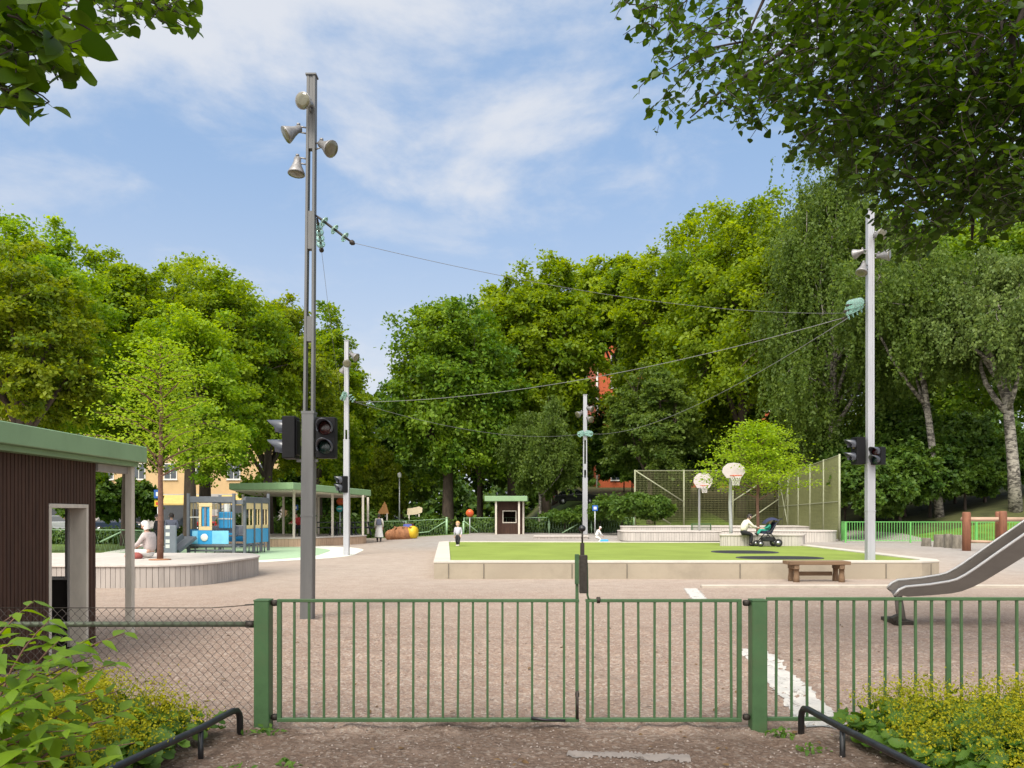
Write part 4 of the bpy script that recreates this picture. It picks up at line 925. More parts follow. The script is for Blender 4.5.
for px in (446.7, 463.5): 
    lab = 'tall green post on the left of the far gate opening' if px < 450 else 'tall green post on the right of the far gate opening'
    o = MB(); o.tube([(X(px,55.9),55.9,.1),(X(px,55.9),55.9,Z(517 if px < 450 else 521,55.9)-.1)], .07, 8); o.lathe((X(px,55.9),55.9,Z(517 if px < 450 else 521,55.9)-.1), (0,0,1), [(0,.085),(.05,.085),(.08,.04)], 8); tag(o.build('fence_post', M_fg, None, org=(X(px,55.9),55.9,.2)), lab, 'post', 'gate posts of the far fence')
post_fence([(-24,35),(-16.4,34),(-15.2,33)], 1.0, 'pale green wire fence on the far left by the grass', braces=[(P(100,542,33.5),P(121,532,33.5))])
post_fence([(X(222,60),60),(X(370,58),58)], 1.1, 'pale green wire fence behind the pavilion')
M_or = mat('orange_sign', (.55,.12,.03), .4, .08, 4); M_ored = mat('red_sign', (.55,.06,.03), .4, .08, 4); M_blue = mat('blue_sign', (.02,.10,.40), .4, .08, 4); M_yel = mat('yellow_paint', (.62,.42,.02), .45, .08, 4); M_teal = mat('teal_sign', (.05,.42,.42), .4, .1, 4)
def sign(px, pyc, r, pyb, d, mm, lab, z0=None, square=False, inner=None, mpost=M_hpost):
    x = X(px, d); g = gz(x, d) if z0 is None else z0; t = thing('round_sign' if not square else 'square_sign', (x, d, g), lab, 'sign'); z = Z(pyc, d); rr = r/FP*d
    MB().tube([(x,d,g-.2),(x,d,z+(0 if square else -rr*.9))], .035, 8).build('post', mpost, t)
    m = MB()
    if square: m.box(x-rr, x+rr, d-.06, d-.036, z-rr, z+rr)
    else: m.lathe((x,d-.036,z), (0,-1,0), [(0,rr),(.03,rr)], 24)
    m.build('sign_plate', mm, t)
    if inner: m = MB(); m.box(x-rr*.6, x+rr*.6, d-.074, d-.0665, z-rr*.17, z+rr*.2) if not square else m.box(x-rr*.5, x+rr*.5, d-.07, d-.061, z-rr*.5, z+rr*.45); m.build('symbol', inner, t)
sign(469.8, 513, 3.9, 533, 55.6, M_or, 'round orange sign with darker bar by the far fence', inner=M_ored)
sign(595, 508, 2.7, 530, 50, M_blue, 'small blue square sign on a thin post beyond the turf', square=True, inner=M_tw)
sign(340.5, 501.5, 3.8, 537, 46.8, M_or, 'orange red round sign hanging in the pavilion', z0=.46, inner=M_ored)
sign(339.8, 508.8, 3.2, 537, 46.6, M_teal, 'teal round sign in the pavilion below the orange one', z0=.46, inner=M_tw)
sign(295.8, 507.5, 2.6, 537, 46, M_blue, 'blue square sign in the pavilion behind a white post', z0=.46, square=True, inner=M_tw)
sign(158.5, 494, 4.2, 530, 58, M_blue, 'blue square road sign beside the yellow building', square=True, inner=M_tw)
sign(157.8, 503.5, 3.0, 530, 57.8, M_yel, 'small yellow square road sign under the blue one', square=True, inner=M_ored)
# lumpy orange play animal, barrel and play shapes behind
M_cat = mat('orange_play_rubber', (.29,.13,.06), .85, .45, 5, bump=.8, bscale=9); d = 50.5; t = thing('play_caterpillar', (X(402,d), d, .03), 'lumpy orange brown play creature with a yellow end on the gravel', 'play sculpture')
m = MB()
for k, px in enumerate((390.5,395.5,400.5,405.5,410.0)):
    r = [.36,.42,.47,.47,.44][k]; c = Vector((X(px,d), d+.1*math.sin(k*1.7), r*.85)); m.lathe(c-Vector((0,0,r)), (0,0,1), [(r*(1-math.cos(a)), max(.01, r*math.sin(a)*1.02)) for a in [math.pi*i/8 for i in range(9)]], 14)
m.build('body', M_cat, t)
m = MB(); r = .42; c = P(413.7,532.5,d); m.lathe(c-Vector((r*.7,0,0)), (1,-.3,0), [(0,r*.8),(.1,r),(.35,r),(.5,r*.85),(.56,r*.4)], 16); m.build('head', M_yel, t)
for k, px in enumerate((396,404,411)): MB().tube([P(px,531,d)+Vector((0,-.3,.2)), P(px+.4,526.7,d)+Vector((0,-.3,0))], [.12,.1], 8).build('hump', M_cat, t)
d = 52; t = thing('play_barrel', (X(408.5,d), d, .05), 'blue and maroon striped barrel standing behind the orange creature', 'barrel'); mb_ = mat('barrel_blue', (.10,.13,.40), .5, .15, 4); mr_ = mat('barrel_maroon', (.16,.02,.04), .5, .15, 4)
x = X(408.5,d)
for k in range(8):
    a0, a1 = 2*math.pi*k/8, 2*math.pi*(k+1)/8; vs = []
    for z, r in ((.1,.30),(.5,.36),(.8,.36),(1.0,.33)): 
        for a in (a0, (a0+a1)/2, a1): vs.append((x+math.cos(a)*r, d+math.sin(a)*r, z))
    m = MB(); m.add(vs, [(i*3+j, i*3+j+1, i*3+j+4, i*3+j+3) for i in range(3) for j in range(2)], True); m.build('stave', mr_ if k in (6,7,0,1,2) and k != 6 else mb_, t)
MB().lathe((x,d,.98), (0,0,1), [(0,.32),(.04,.32)], 16).build('lid', mr_, t)
M_cream = mat('cream_play_board', (.70,.58,.40), .5, .1, 3); M_oply = mat('orange_play_board', (.42,.20,.07), .5, .1, 3)
d = 62
t = thing('play_board', (X(383,d),d,0), 'orange peaked play board beyond the back fence', 'play board'); m = MB(); q = [P(377,514,d),P(389,514,d),P(386.5,505,d),P(384.5,501.5,d),P(381,508,d)]; m.add(q+[v+Vector((0,.08,0)) for v in q], [(0,1,2,3,4),(9,8,7,6,5)]+[(i,i+5,(i+1)%5+5,(i+1)%5) for i in range(5)]); m.build('board', M_oply, t)
for px in (379,387): MB().tube([(X(px,d),d+.04,-.2),(X(px,d),d+.04,Z(513,d))], .05, 7).build('leg', M_pale, t)
t = thing('play_board', (X(415,d),d,0), 'cream rounded play board beyond the back fence', 'play board'); m = MB(); q = [P(407,515,d),P(416,514.5,d),P(422,512.5,d),P(422.5,508,d),P(419,506.5,d),P(412,508,d),P(407.5,508.5,d)]; m.add(q+[v+Vector((0,.08,0)) for v in q], [tuple(range(7)),tuple(range(13,6,-1))]+[(i,i+7,(i+1)%7+7,(i+1)%7) for i in range(7)]); m.build('board', M_cream, t)
for px in (409,419): MB().tube([(X(px,d),d+.04,-.2),(X(px,d),d+.04,Z(514,d))], .05, 7).build('leg', M_pale, t)
t = thing('street_lamp', (X(399.5,64),64,0), 'thin grey street lamp pole beyond the back fence', 'street lamp'); MB().tube([(X(399.5,64),64,-.2),(X(399.5,64),64,Z(478,64))], [.07,.045], 8).build('pole', M_hpost, t); m = MB(); m.lathe(P(399.5,478,64), (0,0,1), [(0,.05),(.08,.16),(.35,.16),(.45,.05)], 12); m.build('lamp_head', M_tw, t)
# ------------------------------------------------------------------ trees
M_tbark = mat('tree_bark', (.075,.055,.042), .9, .4, 6, bump=.8, bscale=12, stretch=(1,1,.3))
M_obark = mat('oak_bark', (.12,.085,.055), .9, .4, 6, bump=.8, bscale=12, stretch=(1,1,.3))
def birch_mat():
    m, n = nt_new('birch_bark'); out = N(n, 'ShaderNodeOutputMaterial'); b = S(N(n, 'ShaderNodeBsdfPrincipled'), Roughness=.75)
    tc = N(n, 'ShaderNodeTexCoord'); mp = N(n, 'ShaderNodeMapping'); mp.inputs['Scale'].default_value = (2.5,2.5,5.5); L(n, tc.outputs['Object'], mp.inputs['Vector'])
    nz = S(N(n, 'ShaderNodeTexNoise'), Scale=1.1, Detail=7, Roughness=.7, Distortion=.8); L(n, mp.outputs[0], nz.inputs['Vector'])
    cr = N(n, 'ShaderNodeMapRange'); S(cr, From_Min=.44, From_Max=.56); L(n, nz.outputs['Fac'], cr.inputs['Value'])
    mx = N(n, 'ShaderNodeMix', data_type='RGBA'); mx.inputs['A'].default_value = (.05,.042,.035,1); mx.inputs['B'].default_value = (.33,.30,.25,1)
    L(n, cr.outputs['Result'], mx.inputs['Factor']); L(n, mx.outputs['Result'], b.inputs['Base Color']); L(n, b.outputs[0], out.inputs['Surface']); return m
M_birch = birch_mat()
LM = {
 'maple':  leafmat('maple_leaf',  (.098,.190,.010), (.285,.375,.017), .5),
 'maplew': leafmat('maple_leaf_warm', (.105,.175,.011), (.275,.325,.018), .5),
 'mapleb': leafmat('maple_leaf_bright', (.125,.245,.010), (.32,.44,.020), .5),
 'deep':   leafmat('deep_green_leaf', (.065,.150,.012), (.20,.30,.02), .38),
 'oak':    leafmat('oak_leaf', (.105,.185,.010), (.275,.36,.018), .5),
 'birch':  leafmat('birch_leaf', (.068,.122,.020), (.165,.235,.040), .5),
 'pale':   leafmat('pale_leaf', (.082,.135,.030), (.185,.25,.058), .4),
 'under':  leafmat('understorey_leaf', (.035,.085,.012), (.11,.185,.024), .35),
 'lime':   leafmat('spring_leaf', (.17,.29,.012), (.32,.45,.03), .45),
 'hedge':  leafmat('hedge_leaf', (.042,.095,.014), (.12,.20,.026), .35),
}
def limb_path(a, b, bend, k=6, sag=.0):
    a, b = Vector(a), Vector(b); d = b-a; o = Vector((random.gauss(0,1), random.gauss(0,1), random.gauss(0,.4)))*bend*d.length
    return [a.lerp(b, i/(k-1))+o*math.sin(math.pi*i/(k-1))*.5+Vector((0,0,sag*d.length*math.sin(math.pi*i/(k-1)))) for i in range(k)]
def tree(label, x, y, H, rx, ry, zc0, n, leaf, lm, style='round', tr=.28, bark=None, lean=(0,0), lobes=12, group=None, cat='tree', name='tree', z0=None, low=-.55, gap=0.0, trunk_vis=None, name2=None, dens=1.0, extra_lobes=()):
    """H total height above base, zc0 lowest point of the crown above the base; rx, ry crown half widths"""
    g = gz(x, y) if z0 is None else z0
    t = thing(name, (x, y, g), label, cat, group)
    rz = (H-zc0)/2; cz = zc0+rz; ctr = Vector((lean[0], lean[1], cz))
    tk = MB(); tp = [Vector((0,0,-.3)), Vector((lean[0]*.1, lean[1]*.1, zc0*.35)), Vector((lean[0]*.45, lean[1]*.45, zc0+rz*.25)), Vector((lean[0]*.8, lean[1]*.8, cz)), Vector((lean[0], lean[1], cz+rz*.55))]
    tk.tube(tp, [tr*1.25, tr, tr*.78, tr*.45, tr*.12], 10)
    Ls = []
    for i in range(lobes):
        u = (i+.5)/lobes; zz = 1-(1-low)*u; a = i*2.39996+random.uniform(-.3,.3); q = math.sqrt(max(0, 1-zz*zz)); f = random.uniform(.48,.74)
        Ls.append((ctr+Vector((math.cos(a)*q*rx*f, math.sin(a)*q*ry*f, zz*rz*f)), random.uniform(.32,.54)))
    for e in extra_lobes: Ls.append((Vector(e[:3]), e[3]))
    C, Nn, T = [], [], []; per_l = int(n/len(Ls)); tint = []; cl_t = []
    for c, f in Ls:
        base = tp[1].lerp(tp[3], random.uniform(.35,.95)) if c.z > zc0+rz*.3 else tp[1].lerp(tp[2], random.uniform(.5,1.0))
        pts = limb_path(base, c, .16, 6, .03); r0 = tr*random.uniform(.42,.62); tk.tube(pts, [r0*(1-.75*i/5) for i in range(6)], 6)
        R3 = np.array([rx, ry, rz])*f*np.array([1,1,1.0]); rmean = float(R3.mean())
        nc = max(6, int((15 if style == 'weep' else 26)*dens)); dirs = unit(rng.normal(size=(nc,3))*np.array([1,1,.9])+unit(np.array(c-ctr)[None]+1e-6)*.55)
        rad = rng.uniform(.35, 1.12, nc)[:,None]; cc = np.array(c)[None]+dirs*rad*R3
        for q in range(0, nc, 2): tk.tube(limb_path(c, Vector(cc[q]), .2, 4), [r0*.25, r0*.18, r0*.1, r0*.04], 4, False)
        m_ = max(10, int(per_l*1.3)//nc)
        if style == 'weep':
            ns = max(4, m_//26)
            for q in range(nc):
                for s in range(ns):
                    o = cc[q]+rng.normal(size=3)*np.array([.45,.45,.3])*rmean*.42; ln = rng.uniform(.55,1.35)*rmean*.75; k = m_//ns
                    tt = rng.random(k)[:,None]; sw = rng.normal(size=3)*.16
                    p = o+np.concatenate([sw[0]*tt*ln+rng.normal(size=(k,1))*.06, sw[1]*tt*ln+rng.normal(size=(k,1))*.06, -tt*ln], 1)
                    C.append(p); Nn.append(rng.normal(size=(k,3))*np.array([1,1,.5])+np.array([0,0,.35])); T.append(rng.normal(size=(k,3))*.5+np.array([0,0,-1.0])); tint.append(np.clip(rng.normal(.45+.12*rng.normal(), .24, k), 0, 1))
        else:
            zf = .42 if style == 'tier' else (.48 if group == GL else .66); oc_ = np.array(ctr)
            for q in range(nc):
                out = unit(cc[q]-oc_); ax = unit(out*.75+rng.normal(size=3)*.55+np.array([0,0,.05])); k = m_; ln = rmean*rng.uniform(.35,.8); wd = rmean*rng.uniform(.12,.2)
                u = rng.random((k,1)); e = rng.normal(size=(k,3))
                p = cc[q]+ax*(u-.35)*ln+np.array([0,0,-.25])*ln*u*u+e*wd*(1.15-.6*u)*np.array([1,1,zf])
                C.append(p); Nn.append(rng.normal(size=(k,3))*.62+out*.4+np.array([0,0,.55])); T.append(rng.normal(size=(k,3))+ax*.6+np.array([0,0,-.5])); tint.append(np.clip(rng.normal(.45+.2*rng.normal(), .2, k), 0, 1))
    C = np.concatenate(C); Nn = np.concatenate(Nn); T = np.concatenate(T); tint = np.concatenate(tint)
    tk.build('trunk', bark or M_tbark, t, org=(0,0,0))
    leaves('crown', C, Nn, leaf*rng.uniform(.55,1.4,len(C)), DIAMOND, LM[lm], t, T, tint)
    return t
def ptree(label, px, d, pytop, pybot, hw, n, lm, leafpx=4.6, **kw):
    leafpx *= .84 if kw.get('style') != 'weep' else .72; n = n if kw.get('style') != 'weep' else int(n*1.3)
    x = X(px, d); g = kw.get('z0', None); g = gz(x, d) if g is None else g
    s = d/FP; H = Z(pytop, d)-g; zc = max(.8, Z(pybot, d)-g); rx = hw*s
    return tree(label, x, d, H, rx, kw.pop('ry', rx), zc, n, leafpx*s, lm, **kw)
GL = 'big street trees on the left'; GR = 'big trees behind the playground'; GB = 'birches on the right slope'
ptree('broad bright green maple rising highest at the left edge', 38, 35, 214, 492, 92, 60000, 'mapleb', 4.4, group=GL, tr=.34)
ptree('warm olive green maple right above the brown shed roof', 18, 27, 258, 462, 72, 42000, 'maplew', 5.0, group=GL, tr=.26, lean=(.3,0))
ptree('green maple standing behind the red brown stem of the young tree', 128, 42, 240, 500, 84, 54000, 'maple', 4.3, group=GL, tr=.36)
ptree('rounded maple with a dense dome left of the dark near mast', 205, 46, 243, 502, 90, 58000, 'maple', 4.2, group=GL, tr=.38, lobes=14)
ptree('maple with forked dark trunk rising behind the play tram', 190, 38, 300, 500, 66, 34000, 'mapleb', 4.2, group=GL, tr=.33)
ptree('yellow green maple directly behind the pavilion roof', 268, 52, 294, 506, 72, 46000, 'maplew', 4.2, group=GL, tr=.36)
ptree('maple crown peeping out right of the dark near mast', 318, 60, 328, 508, 48, 34000, 'maple', 4.2, group=GL, tr=.36)
ptree('smallest maple at the right end of the street row', 345, 70, 382, 512, 32, 22000, 'oak', 4.2, group=GL, tr=.3)
ptree('olive loose bush tree between the street row and the great dark tree', 374, 66, 446, 515, 34, 24000, 'maplew', 4.0, group=GR, tr=.15, style='weep')
ptree('great dark green tree at the left of the far group', 448, 64, 296, 508, 64, 56000, 'deep', 4.4, group=GR, tr=.5, lobes=16)
ptree('tall mid green tree behind the far kiosk', 512, 72, 280, 500, 72, 48000, 'oak', 4.4, group=GR, tr=.5, lobes=14)
ptree('oak with open branches left of the red building corner', 546, 70, 264, 440, 50, 32000, 'oak', 4.6, group=GR, tr=.42, low=-.3, dens=.8)
ptree('small pale weeping birch beside the far kiosk', 540, 60, 402, 512, 36, 26000, 'birch', 3.2, style='weep', tr=.13, bark=M_birch, group=GR)
ptree('greyish green tree in front of the red building', 650, 62, 360, 505, 46, 28000, 'birch', 3.8, style='tier', tr=.26, group=GR)
ptree('oak leaning in front of the upper part of the red brick building', 640, 82, 256, 392, 46, 34000, 'oak', 4.6, group=GR, tr=.36, lean=(-2.6,0), low=-.45)
ptree('lofty bright oak behind the left net fence', 684, 74, 234, 480, 66, 46000, 'oak', 4.4, group=GR, tr=.45)
ptree('sunlit oak rising behind the basketball hoops', 742, 66, 194, 470, 74, 52000, 'oak', 4.6, group=GR, tr=.45, lobes=14)
ptree('stout brown trunked oak behind the slanting net fence', 808, 60, 215, 440, 82, 46000, 'oak', 4.6, group=GR, tr=.62, bark=M_obark, low=-.35, lobes=13)
ptree('high weeping birch above the right mast', 832, 54, 148, 505, 66, 56000, 'birch', 4.0, style='weep', tr=.3, bark=M_birch, group=GB, lobes=15)
ptree('weeping birch with a leaning pale trunk behind the tree stumps', 940, 46, 226, 410, 66, 44000, 'birch', 4.2, style='weep', tr=.21, bark=M_birch, group=GB, lean=(-2.0,0))
ptree('birch with a black patched white trunk behind the log frame', 1016, 43, 240, 395, 66, 44000, 'pale', 4.4, style='weep', tr=.29, bark=M_birch, group=GB, lean=(-1.3,0))
ptree('dark tree filling the gap behind the two leaning birches', 955, 62, 190, 500, 92, 46000, 'deep', 5.2, group=GR, tr=.4, lobes=16)
ptree('shaded tree at the right edge of the slope', 1085, 50, 170, 490, 90, 30000, 'deep', 5.6, group=GR, tr=.4)
ptree('dark tree high up behind the stout oak', 880, 78, 200, 490, 80, 36000, 'deep', 5.0, group=GR, tr=.4)
ptree('shaded tree standing behind the net fence, low on the slope', 700, 84, 330, 488, 62, 30000, 'under', 5.0, group=GR, tr=.35)
ptree('shaded tree between the kiosk and the brick building', 555, 88, 350, 500, 44, 20000, 'under', 5.0, group=GR, tr=.35)
ptree('shaded tree behind the kiosk roof, farthest back', 480, 82, 350, 508, 60, 26000, 'under', 5.0, group=GR, tr=.35)
ptree('shaded tree low behind the olive bush tree', 400, 84, 400, 512, 50, 22000, 'under', 5.0, group=GR, tr=.3)
# understorey on the slope
GU = 'dark bushes on the wooded slope'
for i, (px, d, top, bot, hw, lab) in enumerate(((862,52,425,525,44,'dark leafy bush behind the right mast'),(905,50,405,518,46,'dark leafy bush left of the leaning birch trunk'),(955,52,415,505,44,'dark leafy bush right of the leaning birch trunk'),
      (1030,50,430,490,40,'dark leafy bush behind the black patched birch'),(835,66,430,520,50,'dark leafy bush left of the right mast, far up'),(775,72,445,515,48,'dark leafy bush behind the young bright tree'),(872,43,455,522,36,'dark leafy bush close behind the green barred fence'),(900,44.5,440,520,34,'dark leafy bush at the foot of the leaning birch'),(965,47,462,510,34,'low dark leafy bush between the two pale birch trunks'),(624,92,432,502,20,'narrow dark bush growing against the brick building'),(690,70,425,500,40,'dark leafy bush beyond the left net fence'),(735,74,430,500,40,'dark leafy bush beyond the middle of the net fence'),(632,74,420,500,42,'dark leafy bush hiding the foot of the brick building'),(660,68,440,510,30,'dark leafy bush under the greyish green tree'),(800,70,400,500,46,'tall dark bush behind the stout oak trunk'),(845,50,455,520,30,'dark leafy bush at the right end of the net fence'),(985,49,440,500,38,'dark leafy bush between the log frame and the wood'),(930,47,440,518,34,'dark bush right behind the tree stumps'),(275,64,468,525,30,'dark bush before the yellow building, behind the pavilion roof'),(325,66,470,525,34,'dark bush behind the right half of the pavilion'),(135,60,478,528,22,'dark bush seen between the shed post and the young tree'),(90,58,470,528,26,'dark bush on the street verge behind the shed wall'))):
    ptree(lab, px, d, top, bot+8, hw, 15000, 'under' if i % 2 else 'hedge', 4.8, name='bush', cat='bush', tr=.08, group=GU, lobes=9)
for i, (px, d, top, bot, hw, lm, lab) in enumerate(((622,52,492,534,34,'hedge','leafy round bush behind the blue square sign'),(655,54,494,530,18,'hedge','small leafy bush at the left net fence post'),(600,57,502,533,22,'hedge','low leafy bush by the farthest mast'),(565,57,511,534,24,'hedge','low bush just right of the kiosk'))):
    ptree(lab, px, d, top, bot+4, hw, 9000, lm, 3.4, name='bush', cat='bush', tr=.05, group='bushes beyond the turf', lobes=8)
# young trees
def young(label, x, y, z0, H, trunk_h, r, n, leaf, bark, ramp, group=None):
    t = thing('young_tree', (x, y, z0), label, 'young tree', group); tk = MB()
    tk.tube([(0,0,-.2),(.02,0,trunk_h*.5),(0,.02,trunk_h),(.03,0,trunk_h+(H-trunk_h)*.5),(0,0,H-.15)], [.085,.072,.06,.035,.008], 8)
    C, Nn, T, tint = [], [], [], []
    for i in range(34):
        u = (i+.3)/34; z = trunk_h+(H-trunk_h)*(u**.9)*.96; a = i*2.39996; rr = r*(1-.82*u**1.4)*random.uniform(.8,1.12); tip = Vector((math.cos(a)*rr, math.sin(a)*rr, z+rr*.34))
        pts = limb_path((0,0,z), tip, .1, 5, .06); tk.tube(pts, [.026*(1-u*.5),.02,.014,.009,.004], 5, False)
        m_ = int(n/34*(1.35-.7*u))
        for k in range(9):
            w_ = .25+.75*(k+.5)/9; p = pts[min(4, int(w_*4))].lerp(pts[min(4, int(w_*4)+1)], w_*4-int(w_*4)); sd = .16+.16*r*.5
            q = np.array(p)+rng.normal(size=(m_//9,3))*np.array([sd,sd,.06*r*.6]); C.append(q); k_ = len(q)
            Nn.append(rng.normal(size=(k_,3))*.45+np.array([0,0,1])); T.append(rng.normal(size=(k_,3))+np.array([0,0,-.3])); tint.append(np.clip(rng.normal(.5,.25,k_),0,1))
    tk.build('trunk', bark, t, org=(0,0,0)); C = np.concatenate(C)
    leaves('crown', C, np.concatenate(Nn), leaf*rng.uniform(.7,1.25,len(C)), DIAMOND, LM[ramp], t, np.concatenate(T), np.concatenate(tint)); return t
M_redbark = mat('reddish_bark', (.16,.085,.06), .85, .3, 12, bump=.4)
ty = young('young feathery tree with reddish stem growing from the seating platform', X(160,19.7), 19.7, .52, 5.5, 2.0, 1.8, 5600, .085, M_redbark, 'lime')
MB().lathe((X(160,19.7), 19.7, .521), (0,0,1), [(0,.26),(.02,.26),(.03,.1)], 18).build('root_collar', mat('rust_plate', (.35,.17,.09), .8, .2, 8), ty)
young('young bright yellow green tree behind the seated woman with the pushchair', X(757.5,33.6), 33.6, ZT, 5.0, 1.7, 2.3, 9000, .12, M_redbark, 'lime')
# hedges
def hedge(label, pts, h, w_, n, leaf=.16, lm='hedge', z0=None, name='hedge'):
    t = thing(name, (pts[0][0], pts[0][1], gz(*pts[0])), label, 'hedge', 'low hedges and shrubs')
    C = []; Nn = []; ls = [(Vector(b_)-Vector(a)).length for a, b_ in zip(pts[:-1], pts[1:])]; tot = sum(ls); st = MB()
    for (a, b_), l in zip(zip(pts[:-1], pts[1:]), ls):
        k = int(n*l/tot); u = rng.random(k); px_ = a[0]+(b_[0]-a[0])*u; py_ = a[1]+(b_[1]-a[1])*u
        e = unit(rng.normal(size=(k,3)))*(rng.random((k,1))**.3); hh = h*(.82+.22*np.sin(px_*1.9+1)*np.sin(py_*1.3+px_*.7)+.08*np.sin(px_*5))
        g = np.array([gz(p, q) for p, q in zip(px_, py_)])
        C.append(np.stack([px_+e[:,0]*w_/2, py_+e[:,1]*w_/2, g+hh*.5+e[:,2]*hh*.52], 1)); Nn.append(e+np.array([0,0,.6])+rng.normal(size=(k,3))*.4)
        for j in range(int(l/.5)+1): 
            p = Vector(a).lerp(Vector(b_), min(1, j*.5/l)); z = gz(*p); st.tube([(p.x,p.y,z-.1),(p.x+random.uniform(-.15,.15),p.y+random.uniform(-.15,.15),z+h*.7)], [.03,.008], 5)
    st.build('stems', M_tbark, t); C = np.concatenate(C)
    leaves('foliage', C-np.array(t.location), np.concatenate(Nn), leaf*rng.uniform(.7,1.25,len(C)), DIAMOND, LM[lm], t)
hedge('clipped dark hedge behind the far wire fence on the left', [(X(360,58),58),(X(447,58),58)], 1.5, 1.3, 9000, .2)
hedge('dark hedge behind the kiosk and its wire fence', [(X(466,58.5),58.5),(X(632,58.5),58.5)], 1.3, 1.3, 14000, .2)
hedge('dense low hedge behind the pavilion posts', [(X(225,55),55),(X(372,55),55)], 2.0, 1.4, 14000, .2)
hedge('hedge on the far left, seen past the shed post', [(X(-60,44),44),(X(150,44),44),(X(215,47),47)], 1.15, 1.2, 12000, .16)
# ------------------------------------------------------------------ buildings behind
M_plast = mat('ochre_plaster', (.52,.36,.19), .85, .1, 1.2, dirt=.2, dirtcol=(.45,.30,.15)); M_win = mat('window_glass', (.03,.04,.05), .08, .3, 1, spec=.8); M_wf = mat('window_white', (.6,.58,.54), .5, .08, 5)
M_brick = mat('red_brick', (.42,.095,.035), .85, .25, 9); M_base = mat('stone_base', (.40,.38,.36), .8, .15, 3); M_droof = mat('dark_roof', (.07,.065,.065), .7, .2, 3); M_awn = mat('yellow_awning', (.50,.36,.12), .7, .1, 3)
def building(name, x0, x1, y0, y1, z0, z1, mm, cols, rows, zr0, dzr, ww, wh, label, base=None, side=None):
    t = thing(name, (x0, y0, z0), label, 'building')
    MB().box(x0, x1, y0, y1, z0-3, z1).build('wall', mm, t); m = MB()
    m.prism([(x0-.3,y0-.4),(x1+.3,y0-.4),(x1+.3,y1+.3),(x0-.3,y1+.3)], z1+.001, z1+.35); m.build('roof', M_droof, t)
    fm = pm = None; st = (x1-x0)/cols
    for r in range(rows):
        for c in range(cols):
            cx_ = x0+st*(c+.5); z = zr0+dzr*r
            if fm is None:
                m = MB(); e = .09; m.box(-ww/2,ww/2,-.05,-.004,0,e); m.box(-ww/2,ww/2,-.05,-.004,wh-e,wh); m.box(-ww/2,-ww/2+e,-.05,-.004,e,wh-e); m.box(ww/2-e,ww/2,-.05,-.004,e,wh-e); m.box(-.035,.035,-.045,-.005,e,wh-e); m.box(-ww/2-.08,ww/2+.08,-.14,-.006,-.06,-.002)
                o = m.build('window', M_wf, None, org=(0,0,0)); fm = o.data; m = MB(); m.box(-ww/2+e,ww/2-e,-.03,-.008,e,wh-e); p = m.build('pane', M_win, None, org=(0,0,0)); pm = p.data
            else: o = bpy.data.objects.new('window', fm); COL.objects.link(o); p = bpy.data.objects.new('pane', pm); COL.objects.link(p)
            o.parent = t; o.location = (cx_-x0, 0, z-z0); p.parent = o; p.location = (0,0,0)
    return t
bt = building('apartment_building', -78, -22.5, 78, 90, 0, 14.5, M_plast, 18, 3, 5.0, 3.1, 1.3, 1.6, 'long ochre yellow apartment building behind the street trees')
m = MB(); m.box(-78.05,-22.45,77.93,77.995,-1,3.6); m.build('base_wall', M_base, bt)
for i in range(9):
    x = -76+i*6; MB().box(x, x+4, 77.9, 77.928, .4, 2.9).build('shop_window', M_win, bt); m = MB(); m.prism([(x-.2,76.4),(x+4.2,76.4),(x+4.2,77.88),(x-.2,77.88)], [2.5,2.5,3.1,3.1], [2.65,2.65,3.5,3.5]); m.build('awning', M_awn, bt)
b2 = building('brick_tower', X(597.5,104), 40, 104, 118, 3, 30.5, M_brick, 6, 8, 6, 3.0, 1.4, 1.5, 'tall red brick building glimpsed through the trees')
m = MB(); x = X(597,104); m.tube([(x,103.8,2),(x,103.8,30.2)], .14, 8); m.build('downpipe', M_wf, b2)
